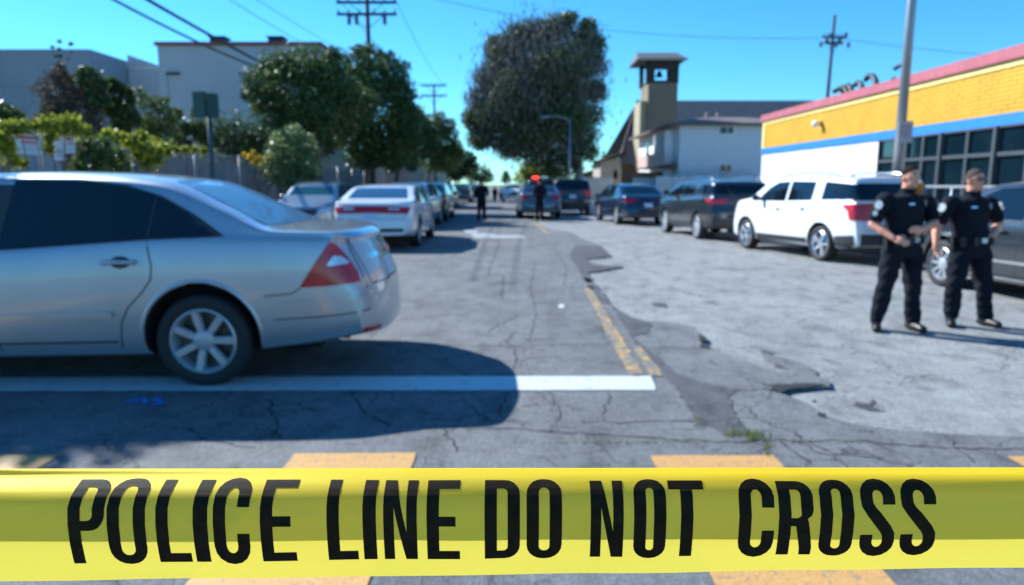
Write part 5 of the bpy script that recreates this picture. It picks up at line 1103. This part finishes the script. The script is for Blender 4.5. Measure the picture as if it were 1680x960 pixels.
cr.patch('badge', [(-.09, 1.0), (0, .975), (.09, 1.0), (.06, 1.03), (-.06, 1.03)], 'back', M_CHROME, off=.012, step=.05)
cr.patch('reflector', [(.55, .36), (.75, .37), (.75, .40), (.55, .39)], 'back', M_RED, off=.008, step=.06, mirror=True)
cr.patch('windscreen', [(-.68, 1.16), (.68, 1.16), (.56, 1.48), (-.56, 1.48)], 'front', M_GLASS2, step=.1)
cr.patch('headlight', [(.44, .62), (.76, .64), (.80, .78), (.50, .76)], 'front', M_CLEAR, off=.01, mirror=True); cr.patch('grille', [(-.4, .52), (.4, .52), (.42, .72), (-.42, .72)], 'front', M_CHROME, off=.01)
cr.mirror(2.5, 1.05, M_SILV)
MB().lathe([(.045, -1.18), (.05, -1.18), (.05, -.9), (.045, -.9)], 12, 'y').obj('x', M_DARKM) if False else None
ex = MB().tube([(-.65, .30, .27), (-.88, .30, .25)], .035, 10).obj('exhaust_pipe', M_CHROME, cr.t, True)
MB().box((.9, 0, .24), (3.2, 1.2, .06)).box((-.35, 0, .25), (.5, 1.2, .10)).obj('underbody', M_WELL, cr.t)
MB().tube([(.06, -.75, .342), (.06, .75, .342)], .05, 8).obj('rear_axle', M_WELL, cr.t)

HD = math.pi / 2   # heading along the street, away from the camera
GL = 'cars standing at the left kerb'; GR = 'cars parked along the right kerb'
PB = dict(SEDAN); PB['top'] = [(-1.17, 1.06), (-1.03, 1.09), (-.8, 1.10), (-.45, 1.12), (-.1, 1.25), (.38, 1.42), (.75, 1.47), (1.2, 1.485), (1.9, 1.47), (2.3, 1.43), (3.0, 1.12), (3.4, 1.02), (3.83, .84)]
sedan('white_sedan', 'white sedan seen from behind with a red light bar across its boot', (D(611, 400, 15.5).x + .02, 16.5, 0), HD, M_WCAR, GL, tail='bar', P=PB, glass=mat('rear glass under sky', (.03, .07, .11), .2, 0, 1))
sedan('light_sedan', 'silvery white car facing the camera left of the white sedan', (-6.35, 24.7, 0), -HD, M_LGREY, GL, glass=M_GLASS2)
cD = sedan('pale_sedan', 'pale blue silver car facing the camera half hidden behind the white sedan', (-3.62, 26.1, 0), -HD, M_BLUE2, GL, glass=M_GLASS2)
sedan('dark_sedan', 'dark sedan with one red tail light showing beyond the pale car', (-3.55, 28.3, 0), HD, M_BLK, GL)
for x, y, m, lb in ((-4.6, 44, M_BLK, 'black sedan farther along the left kerb'), (-5.6, 50, M_LGREY, 'light car farther along the left kerb'), (-4.3, 57, M_GREY, 'dark grey sedan far down the left kerb'), (-3.9, 66, M_NAVY, 'dark blue sedan far down the left kerb'), (-5.2, 76, M_BLK, 'last small black car at the left kerb')):
    sedan('parked_car', lb, (x, y, 0), HD, m, GL, lowres=True, sides=('R',))
sedan('grey_sedan', 'grey sedan seen from behind standing in the street centre', (1.20, 30.4, 0), HD + R(1.5), paint('mid grey car paint', (.13, .155, .18), .3, .6), 'cars standing in the middle of the street', P=PB, rimst=8)
PS = dict(SUV)
suv('black_suv', 'black SUV seen from behind right of the grey sedan', (2.95, 34.6, 0), HD, M_BLK, 'cars standing in the middle of the street', rails=False, tails=[(-1.03, 1.18), (-.85, 1.15), (-.88, .95), (-1.02, .9)])
pv = suv('police_suv', 'dark police SUV with lit red roof lights behind the grey sedan', (1.75, 41.5, 0), HD, M_BLK, 'cars standing in the middle of the street', rails=False)
lb = MB().box((.7, 0, 1.83), (.30, 1.2, .10)).obj('light_bar', M_DARKM, pv.t); MB().box((.62, .32, 1.90), (.28, .36, .10)).obj('red_lamp', mat('lit red lamp', (.6, .03, .01), .3, emis=((1, .035, .02), 3.5)), lb); MB().box((.62, -.22, 1.90), (.34, .4, .12)).obj('clear_lamp', M_CLEAR, lb)
# right row, headed up the kerb
sedan('navy_sedan', 'dark navy sedan with red tail light parked farthest of the right row', (4.85, 26.3, ZC), HD + R(7), M_NAVY, GR, sc=.98)
def rowpos(px, py, hw): g = G(px, py, ZC); return g
PK = dict(SUV); PK['top'] = [(-.95, 1.50), (-.85, 1.57), (-.5, 1.61), (.6, 1.66), (1.6, 1.67), (2.1, 1.60), (2.55, 1.36), (2.9, 1.16), (3.3, 1.08), (3.6, .93)]; PK.update(x0=-.95, x1=3.6, wb=2.66, ra=.41, r=.35, hw=.925)
PK['belt'] = [(a, b - .07) for a, b in SUV['belt'][:-1]] + [(3.6, .85)]; PK['bot'] = SUV['bot'][:-1] + [(3.6, .3)]; PK['W'] = [(-.95, .84), (-.7, .89), (0, .925), (3.0, .91), (3.4, .87), (3.6, .78)]
a_, b_ = G(1140, 392, ZC), G(1088, 381, ZC); hd = HD + R(6.5)
suv('grey_suv', 'dark grey compact SUV with silver roof rails parked before the white house', (a_.x + .90, a_.y + .05, ZC), hd, M_GREY, GR, P=PK, clad=True, spokes=10, tails=[(-1.05, 1.12), (-.55, 1.11), (-.62, 1.05), (-1.03, 1.0)], bl=[(.55, 1.03), (.84, 1.0), (.84, 1.08), (.55, 1.10)])
a_ = G(1345, 429, ZC); hd = HD + R(12)
rimb = mat('bright polished alloy', (.82, .84, .88), .18, 1)
ws = suv('white_suv', 'white three row SUV parked beside the shop with polished wheels', (a_.x + .88, a_.y + .25, ZC), hd, M_WCAR, GR, sc=.95, spokes=5, rim=rimb)
a_ = G(1532, 471, ZC)
ds = sedan('dark_sedan', 'dark sedan partly out of frame behind the two officers', (a_.x + 1.18, a_.y - 2.75, ZC), HD + R(3), M_GREY, GR, rimst=9)
for vw in ('L',): ds.patch('side_moulding', [(.5, .50), (.5, .535), (2.4, .52), (2.4, .485)], vw, M_CHROME, off=.012, step=.2); ds.seam('sill_trim', [(.45, .30), (2.45, .28)], vw, m=M_CHROME, w=.03, off=.01, parent=ds.t)
MB().tube([(-.3, 0, 0)] and [(.6, .2, 1.57), (.55, .2, 1.75)], .006, 6).obj('antenna', M_BLACKP, ws.t)

# ------------------------------------------------------------------ people
M_SKIN = mat('skin', (.80, .33, .21), .5, var=.08, vs_=9); M_UNI = mat('dark navy uniform cloth', (.008, .010, .017), .95, spec=.25, var=.25, vs_=6, bump=.3, bs=18, bdist=.02); M_LIP = mat('lips', (.30, .08, .07), .5); M_HAIR = mat('short dark hair', (.014, .010, .008), .95, spec=.1, col2=(.028, .02, .016), vs_=160); M_LEA = mat('black polished leather', (.006, .006, .008), .45)
M_BADGE = mat('silver badge', (.6, .65, .7), .3, .9); M_PATCH = mat('pale shoulder patch', (.62, .66, .66), .7, var=.2, vs_=60); M_SGL = mat('sunglass lens', (.004, .004, .006), .05, 0, 1); M_SHIRTW = mat('pale shirt cloth', (.45, .5, .56), .8)
def caps(b, p0, p1, r0, r1, n=14):
    p0, p1 = Vector(p0), Vector(p1); d = (p1 - p0); L = d.length; d = d / max(L, 1e-6); P, Rr = [], []
    for k in range(5): a = math.pi / 2 * k / 4; P.append(p0 - d * r0 * math.cos(a)); Rr.append(max(.001, r0 * math.sin(a)))
    for k in range(5): a = math.pi / 2 * (1 - k / 4); P.append(p1 + d * r1 * math.cos(a)); Rr.append(max(.001, r1 * math.sin(a)))
    b.tube(P, Rr, n)
def loft(b, rings, S, Fd, n=20):
    st = len(b.v)
    for c, rx, ry in rings:
        for k in range(n): t = 2 * math.pi * k / n; ca, sa = math.cos(t), math.sin(t); e = .85; b.v.append(Vector(c) + S * rx * math.copysign(abs(ca)**e, ca) + Fd * ry * math.copysign(abs(sa)**e, sa))
    for i in range(len(rings) - 1):
        for k in range(n): k2 = (k + 1) % n; b.f.append((st + i * n + k, st + i * n + k2, st + (i + 1) * n + k2, st + (i + 1) * n + k))
    b.f.append(tuple(st + k for k in range(n))[::-1]); b.f.append(tuple(st + (len(rings) - 1) * n + k for k in range(n)))
def person(name, label, base, J, face, chest, vox=.008, officer=True, group=None, hair=M_HAIR, shirt=None, trousers=None, glasses=False, sc=1.0, skin=M_SKIN):
    """J: world joints. base: ground point."""
    t = empty(name, base, label=label, cat='person', group=group); B0 = Vector(base)
    j = {k: Vector(v) - B0 for k, v in J.items()}; b = MB(); prim = []
    Cd = Vector((chest[0], chest[1], 0)).normalized(); S = Vector((-Cd.y, Cd.x, 0)); Fd = Vector((face[0], face[1], 0)).normalized(); FS = Vector((-Fd.y, Fd.x, 0)); Z = Vector((0, 0, 1))
    def cap(tagn, a, c, r0, r1): caps(b, a, c, r0 * sc, r1 * sc); prim.append((tagn, Vector(a), Vector(c), (r0 + r1) / 2 * sc))
    pel, chs, nk, hd = j['pelvis'], j['chest'], j['neck'], j['head']
    w_ = pel.lerp(chs, .45)
    loft(b, [(pel - Z * .13, .13, .105), (pel - Z * .06, .175, .125), (pel + Z * .03, .178, .13), (w_, .172, .132), (chs - Z * .08, .182, .135), (chs + Z * .03, .20, .135), (chs + Z * .12, .205, .115), (nk - Z * .04, .145, .088), (nk - Z * .005, .075, .068)], S, Cd)
    prim += [('trousers', pel - Z * .1, pel - Z * .02, .13), ('shirt', pel + Z * .06, chs, .15), ('shirt', chs, nk - Z * .04, .12), ('shirt', j['shL'], j['shR'], .08)]
    cap('skin', nk - Z * .02, hd - Z * .04, .062, .058)
    # head: skull, jaw, nose, ears, brow
    Mh = Matrix((FS, Fd, Z)).transposed()
    b.ell(hd + Z * .02, (.073, .092, .105), 20, 14, Mh); prim.append(('skin', hd + Fd * .035 + Z * .045, hd + Fd * .03 - Z * .05, .07)); prim.append(('skin', hd - Fd * .02 - Z * .02, hd - Fd * .03 - Z * .09, .062)); prim.append(('hair', hd - Fd * .045 + Z * .03, hd - Fd * .02 + Z * .075, .060)); prim.append(('hair', hd - Fd * .07 + Z * .02, hd - Fd * .06 - Z * .03, .035)); prim.append(('hair', hd + Fd * .02 + Z * .105, hd - Fd * .03 + Z * .085, .036))
    b.ell(hd + Fd * .022 - Z * .048, (.056, .068, .062), 16, 10, Mh)
    cap('skin', hd + Fd * .088 + Z * .012, hd + Fd * .100 - Z * .020, .008, .013); b.ell(hd + Fd * .074 + Z * .030, (.05, .018, .010), 12, 6, Mh); b.ell(hd + Fd * .081 - Z * .048, (.024, .012, .009), 12, 6, Mh); b.ell(hd + Fd * .078 - Z * .088, (.022, .016, .016), 10, 6, Mh)
    for s in (-1, 1): b.ell(hd + FS * s * .075 - Fd * .008 - Z * .004, (.010, .018, .032), 10, 8, Mh)
    for s, u in (('L', -1), ('R', 1)):
        sh, el, wr, ha = j['sh' + s], j['el' + s], j['wr' + s], j['ha' + s]
        cap('shirt', sh - S * u * .02, sh.lerp(el, .25), .066, .063); cap('shirt', sh.lerp(el, .2), sh.lerp(el, .72), .063, .060)
        cap('skin' if officer else 'shirt', sh.lerp(el, .70), el, .050, .044); cap('skin' if officer else 'shirt', el, el.lerp(wr, .5), .046, .042); cap('skin', el.lerp(wr, .5), wr, .040, .028)
        # hand: palm, four fingers curled by different amounts, thumb from the side of the palm
        hdn = (ha - wr).normalized(); sd = hdn.cross(Cd); sd = sd.normalized() if sd.length > .1 else S.copy(); nrm = sd.cross(hdn).normalized(); nrm *= -1 if nrm.dot(j['pelvis'] - ha) < 0 else 1
        pm_ = wr + hdn * .05; Mp = Matrix((sd, hdn, nrm)).transposed(); b.ell(pm_, (.042, .052, .019), 14, 10, Mp); prim.append(('skin', wr, pm_ + hdn * .05, .035))
        for k, (o_, L, cu) in enumerate(((-.030, .068, .75), (-.010, .078, .85), (.010, .073, .95), (.029, .058, 1.1))):
            q0 = pm_ + sd * o_ + hdn * .038; d1 = (hdn * math.cos(cu * .5) + nrm * math.sin(cu * .5)); q1 = q0 + d1 * L * .5; d2 = hdn * math.cos(cu * 1.3) + nrm * math.sin(cu * 1.3); q2 = q1 + d2 * L * .35; d3 = hdn * math.cos(cu * 1.9) + nrm * math.sin(cu * 1.9); q3 = q2 + d3 * L * .22
            caps(b, q0, q1, .0095, .009, 8); caps(b, q1, q2, .009, .0082, 8); caps(b, q2, q3, .0082, .0075, 8)
        q0 = wr + hdn * .028 - sd * .034; q1 = q0 - sd * .026 + hdn * .026 + nrm * .010; q2 = q1 + hdn * .030 + nrm * .010 - sd * .004; caps(b, q0, q1, .0125, .011, 8); caps(b, q1, q2, .011, .009, 8)
        hp, kn, an, toe = j['hp' + s], j['kn' + s], j['an' + s], j['toe' + s]
        cap('trousers', hp, hp.lerp(kn, .5), .100, .086); cap('trousers', hp.lerp(kn, .5), kn, .086, .070); cap('trousers', kn, kn.lerp(an, .4), .070, .066); cap('trousers', kn.lerp(an, .4), an + Z * .03, .066, .062)
        td = (toe - an); td.z = 0; L = td.length; td.normalize(); an0 = Vector((an.x, an.y, .048)); ft = an0 + td * .155; ft.z = .038; hl = an0 - td * .05
        b2 = [(hl, .040), (an0, .044), (an0 + td * .09, .043), (ft, .040)]
        for (c0, r0), (c1, r1) in zip(b2, b2[1:]): cap('shoe', c0, c1, r0, r1)
        cap('shoe', an0, an + Z * .01, .043, .045)
    src = b.obj('body', skin, t, True); md = src.modifiers.new('r', 'REMESH'); md.mode = 'VOXEL'; md.voxel_size = vox; md.use_smooth_shade = True
    me = ev_mesh(src); src.modifiers.clear(); src.data = me; me.materials.clear(); me.materials.append(skin)
    n = len(me.vertices); co = np.empty(n * 3); me.vertices.foreach_get('co', co); co = co.reshape(-1, 3)
    # light smoothing, keeping volume
    ne = len(me.edges); ed = np.empty(ne * 2, int); me.edges.foreach_get('vertices', ed); ed = ed.reshape(-1, 2)
    for it in range(6):
        acc = np.zeros_like(co); cnt = np.zeros(n); np.add.at(acc, ed[:, 0], co[ed[:, 1]]); np.add.at(acc, ed[:, 1], co[ed[:, 0]]); np.add.at(cnt, ed[:, 0], 1); np.add.at(cnt, ed[:, 1], 1)
        f = .5 if it % 2 == 0 else -.52; co = co + f * (acc / cnt[:, None] - co)
    # cloth folds: low ripples on clothed parts
    tags = ['skin', 'shirt', 'trousers', 'shoe', 'hair']; best = np.full(n, 9e9); tg = np.zeros(n, int)
    for nm, a, c, r in prim:
        a_, c_ = np.array(a), np.array(c); d = c_ - a_; u = np.clip(((co - a_) @ d) / max(d @ d, 1e-9), 0, 1); ds_ = np.linalg.norm(co - (a_ + u[:, None] * d), axis=1) - r; mk = ds_ < best; best[mk] = ds_[mk]; tg[mk] = tags.index(nm)
    rel = co - np.array(hd); fu = rel @ np.array(Fd); hv = np.interp(fu, [-.05, -.012, .04, .075], [-.04, .022, .055, .088]); near = np.linalg.norm(rel, axis=1) < .17
    tg[near & (tg == 4)] = 0; tg[near & (rel[:, 2] > hv) & (tg != 1)] = 4
    cl_ = (tg == 1) | (tg == 2)
    for it in range(22 if officer else 6):
        acc = np.zeros_like(co); cnt = np.zeros(n); np.add.at(acc, ed[:, 0], co[ed[:, 1]]); np.add.at(acc, ed[:, 1], co[ed[:, 0]]); np.add.at(cnt, ed[:, 0], 1); np.add.at(cnt, ed[:, 1], 1)
        dl_ = (acc / cnt[:, None] - co) * .6; co[cl_] += dl_[cl_]
    me.vertices.foreach_set('co', co.ravel()); me.update(); nr = np.empty(n * 3); me.vertices.foreach_get('normal', nr); nr = nr.reshape(-1, 3)
    fv = [tuple(p.vertices) for p in me.polygons]
    if not officer:
        pass
    for nm, mtl, off in (('shirt', shirt or M_UNI, .016), ('trousers', trousers or M_UNI, .014), ('shoe', M_LEA, .004), ('hair', hair, .004)):
        k = tags.index(nm); sel = [f for f in fv if sum(tg[q] == k for q in f) * 2 >= len(f)]
        if not sel: continue
        groups = [sel]
        if nm == 'shoe': m0 = (j['anL'] + j['anR']) / 2; ax = np.array((j['anR'] - j['anL'])); groups = [[f for f in sel if (co[f[0]] - np.array(m0)) @ ax < 0], [f for f in sel if (co[f[0]] - np.array(m0)) @ ax >= 0]]
        for gsel in groups:
            ids = sorted({q for f in gsel for q in f}); mp = {q: i for i, q in enumerate(ids)}; ida = np.array(ids); c2 = co[ida]
            fold = .003 * np.sin(c2[:, 2] * 55 + 4 * np.sin(c2[:, 0] * 17) + c2[:, 1] * 14) + .006 * np.sin(c2[:, 2] * 21 + c2[:, 0] * 27 + 2 * np.sin(c2[:, 1] * 19)) if nm in ('shirt', 'trousers') else 0
            o2 = c2 + nr[ida] * (off + (fold[:, None] if nm in ('shirt', 'trousers') else 0)); V = list(map(tuple, o2)); F = [tuple(mp[q] for q in f) for f in gsel]
            # turn the edge in so that the garment has a rim
            ecount = {}
            for f in F:
                for a, c in zip(f, f[1:] + f[:1]): ecount[(a, c)] = 1
            inn = {}
            for (a, c) in [e for e in ecount if (e[1], e[0]) not in ecount]:
                for q in (a, c):
                    if q not in inn: inn[q] = len(V); V.append(tuple(c2[q] - nr[ida[q]] * .003))
                F.append((c, a, inn[a], inn[c]))
            mesh_obj(nm, V, F, mtl, src, True)
    bv = BVHTree.FromPolygons([tuple(c) for c in co], fv)
    def stick(nm, pt, d, rx, rz, m, thick=.006, n=14, off=.027):
        """small flat piece lying on the body, seen from direction d"""
        d = Vector(d).normalized(); h = bv.ray_cast(pt + d * 1.0, -d)
        if h[0] is None: return
        nn = h[1]; up = (Z - nn * Z.dot(nn)).normalized(); sx_ = up.cross(nn); q = MB(); c0 = h[0] + nn * off
        ring = [c0 + sx_ * rx * math.cos(2 * math.pi * k / n) + up * rz * math.sin(2 * math.pi * k / n) for k in range(n)]
        q.v += ring + [p + nn * thick for p in ring]; q.f += [tuple(range(n))[::-1], tuple(range(n, 2 * n))] + [(k, (k + 1) % n, n + (k + 1) % n, n + k) for k in range(n)]; q.obj(nm, m, src)
    # eyes
    for s in (-1, 1):
        MB().ell(hd + Fd * .080 + FS * s * .031 + Z * .016, (.013, .010, .007), 10, 8, Mh).obj('eye', mat('eye', (.5, .48, .46), .3), src, True); MB().ell(hd + Fd * .0885 + FS * s * .031 + Z * .016, (.005, .003, .005), 8, 6, Mh).obj('iris', M_HAIR, src, True)
    for s in (-1, 1): MB().tube([hd + Fd * .088 + FS * s * .014 + Z * .034, hd + Fd * .086 + FS * s * .032 + Z * .040, hd + Fd * .072 + FS * s * .052 + Z * .034], [.003, .005, .003], 6).obj('eyebrow', M_HAIR, src, True)
    MB().ell(hd + Fd * .0905 - Z * .048, (.022, .006, .004), 10, 6, Mh).obj('mouth', M_LIP, src, True)
    if glasses:
        q = MB()
        for s in (-1, 1): q.ell(hd + Fd * .093 + FS * s * .034 + Z * .014, (.034, .008, .021), 14, 8, Mh); q.tube([hd + Fd * .088 + FS * s * .064 + Z * .018, hd + FS * s * .079 + Z * .016, hd - Fd * .01 + FS * s * .080 + Z * .008], .004, 6)
        q.tube([hd + Fd * .101 - FS * .01 + Z * .018, hd + Fd * .101 + FS * .01 + Z * .018], .004, 6); q.obj('sunglasses', M_SGL, src, True)
    if officer:
        q = MB(); rings = []; c0 = pel + Z * .045; st = 0; n = 28
        for zz, g_ in ((-.028, .0), (-.028, .016), (.028, .016), (.028, .0)):
            for k in range(n): a = 2 * math.pi * k / n; q.v.append(c0 + Z * zz + S * (.182 + g_) * math.cos(a) + Cd * (.137 + g_) * math.sin(a))
        for i in range(3):
            for k in range(n): q.f.append((i * n + k, i * n + (k + 1) % n, (i + 1) * n + (k + 1) % n, (i + 1) * n + k))
        bl_ = q.obj('duty_belt', M_LEA, src, False); MB().box((0, 0, 0), (.07, .016, .05), M=Matrix.Translation(c0 + Cd * .158) @ Mh_c(S, Cd)).obj('buckle', M_BADGE, bl_)
        for a, dm, nm in ((-8, (.06, .05, .18), 'holster'), (35, (.045, .035, .08), 'belt_pouch'), (62, (.045, .035, .08), 'belt_pouch'), (118, (.045, .035, .09), 'belt_pouch'), (150, (.05, .04, .10), 'belt_pouch'), (186, (.05, .04, .15), 'radio'), (-60, (.05, .035, .08), 'belt_pouch'), (-125, (.05, .035, .08), 'belt_pouch')):
            a = R(a); rx, ry = .182 + dm[1] * .5 + .012, .137 + dm[1] * .5 + .012; cc = c0 + S * rx * math.cos(a) + Cd * ry * math.sin(a) - Z * (dm[2] / 2 - .035); nn = (S * math.cos(a) / rx + Cd * math.sin(a) / ry).normalized(); sx_ = Z.cross(nn)
            m4 = Matrix((sx_, nn, Z)).transposed().to_4x4(); m4.translation = cc; MB().box((0, 0, 0), dm, M=m4).obj(nm, M_LEA, bl_)
        stick('badge', chs + S * .095 + Z * .055, Cd + S * .1, .024, .032, M_BADGE); stick('name_tag', chs - S * .095 + Z * .045, Cd, .035, .009, M_BADGE)
        for s, u in (('L', -1), ('R', 1)): pt = j['sh' + s].lerp(j['el' + s], .22); stick('shoulder_patch', pt, S * u + Cd * .35, .038, .046, M_PATCH)
        pt = j['shL'].lerp(j['elL'], .55); stick('sleeve_stripe', pt, -S + Cd * .35, .024, .026, M_PATCH)
        MB().tube([chs + Z * .12 + Cd * .11 - S * .07, chs + Z * .135 + Cd * .105 - S * .02, nk + Cd * .07 - Z * .03], .006, 6).obj('collar_edge', M_UNI, src)
        mk_collar = MB(); 
        mk_collar.tube([nk + S * .062 * math.cos(a) + Cd * (.062 * math.sin(a)) - Z * (.018 + .045 * max(0, math.sin(a)) ** 2) for a in np.linspace(-math.pi * 1.45, math.pi * .45, 16)], .009, 8); mk_collar.obj('collar', M_UNI, src, True)
    return t
def Mh_c(S, Cd): return Matrix((S, Cd, Vector((0, 0, 1)))).transposed().to_4x4()
def jt(px, py, Y, dY=0): return D(px, py, Y + dY)
YA = 6.98
A = dict(pelvis=jt(1480, 399, YA), chest=jt(1484, 342, YA), neck=jt(1488, 318, YA), head=jt(1493, 292, YA, -.03),
    shL=jt(1450, 328, YA, -.06), shR=jt(1520, 329, YA, .10), elL=jt(1433, 367, YA, -.02), elR=jt(1533, 367, YA, .02), wrL=jt(1466, 391, YA, -.20), haL=jt(1482, 396, YA, -.26), wrR=jt(1512, 377, YA, -.18), haR=jt(1499, 377, YA, -.26),
    hpL=jt(1465, 414, YA, -.04), hpR=jt(1496, 414, YA, .05), knL=jt(1452, 470, YA, -.05), knR=jt(1497, 470, YA, -.02), anL=jt(1438, 525, YA, .02), anR=jt(1497, 527, YA, 0), toeL=jt(1441, 530, YA, -.25), toeR=jt(1515, 530, YA, -.16))
person('person', 'officer in navy short sleeved uniform holding both hands at his belt, left of the pair', (A['pelvis'].x, YA, ZC), A, (.25, -.97), (.42, -.9), group='uniformed officers walking on the street')
YB_ = 7.2
Bj = dict(pelvis=jt(1592, 400, YB_), chest=jt(1590, 347, YB_), neck=jt(1594, 322, YB_), head=jt(1599, 297, YB_, -.03),
    shL=jt(1556, 333, YB_, -.04), shR=jt(1625, 333, YB_, .06), elL=jt(1537, 370, YB_, 0), elR=jt(1638, 366, YB_, .08), wrL=jt(1535, 400, YB_, -.08), haL=jt(1537, 413, YB_, -.1), wrR=jt(1629, 388, YB_, -.06), haR=jt(1620, 394, YB_, -.12),
    hpL=jt(1576, 416, YB_, -.03), hpR=jt(1607, 416, YB_, .03), knL=jt(1565, 472, YB_, -.04), knR=jt(1614, 472, YB_, -.04), anL=jt(1560, 519, YB_, .02), anR=jt(1616, 521, YB_, 0), toeL=jt(1564, 526, YB_, -.25), toeR=jt(1636, 524, YB_, -.14))
person('person', 'officer in navy uniform wearing dark sunglasses with one arm hanging, right of the pair', (Bj['pelvis'].x, YB_, ZC), Bj, (.33, -.94), (.25, -.96), group='uniformed officers walking on the street', glasses=True, hair=mat('short grey brown hair', (.035, .028, .024), .95, spec=.1, col2=(.12, .09, .075), vs_=160))
def small(label, px, py0, py1, Y, face, shirt, group=None, arms='down', offx=0, zb=0):
    H = (py1 - py0) / 1120 * (Y * 1.0) * 1.0; c = D(px, py1, Y); b_ = Vector((c.x, Y, zb)); k = H / 1.78
    F_ = Vector((face[0], face[1], 0)).normalized(); S_ = Vector((-F_.y, F_.x, 0)); Z = Vector((0, 0, 1)); q = lambda s, f, z: b_ + (S_ * s + F_ * f + Z * z) * k
    J = dict(pelvis=q(0, 0, .96), chest=q(0, 0, 1.32), neck=q(0, 0, 1.49), head=q(0, .02, 1.65), hpL=q(-.09, 0, .88), hpR=q(.09, 0, .88), knL=q(-.11, .02, .48), knR=q(.11, .03, .48), anL=q(-.13, 0, .08), anR=q(.13, 0, .08), toeL=q(-.15, .2, .06), toeR=q(.15, .2, .06), shL=q(-.19, 0, 1.42), shR=q(.19, 0, 1.42))
    if arms == 'bent': J.update(elL=q(-.30, -.03, 1.14), elR=q(.30, -.03, 1.14), wrL=q(-.20, .16, 1.02), wrR=q(.20, .16, 1.02), haL=q(-.13, .2, 1.0), haR=q(.13, .2, 1.0))
    else: J.update(elL=q(-.25, -.02, 1.13), elR=q(.25, -.02, 1.13), wrL=q(-.27, .04, .90), wrR=q(.27, .04, .90), haL=q(-.27, .06, .82), haR=q(.27, .06, .82))
    return person('person', label, b_, J, face, face, vox=.016, officer=False, shirt=shirt, sc=1.0, group=group)
gp = 'people standing far down the street'
small('dark clothed officer standing far down the near lane, seen from behind', 790, 294, 362, 28.4, (.1, 1), M_UNI, gp, 'bent')
small('dark clothed officer standing right behind the grey sedan', 885, 292, 361, 28.3, (-.6, 1), M_UNI, gp, 'bent')
small('tiny figure in pale shirt near the far tape', 822, 305, 330, 62, (0, -1), M_SHIRTW, gp)
small('tiny dark figure beside the pale shirted one', 812, 306, 330, 60, (0, -1), M_UNI, gp)
sedan('far_white_car', 'small light car facing the camera at the far end of the street', (.1, 62, 0), -HD, M_WCAR, None, lowres=True, sides=('L',))
tape()
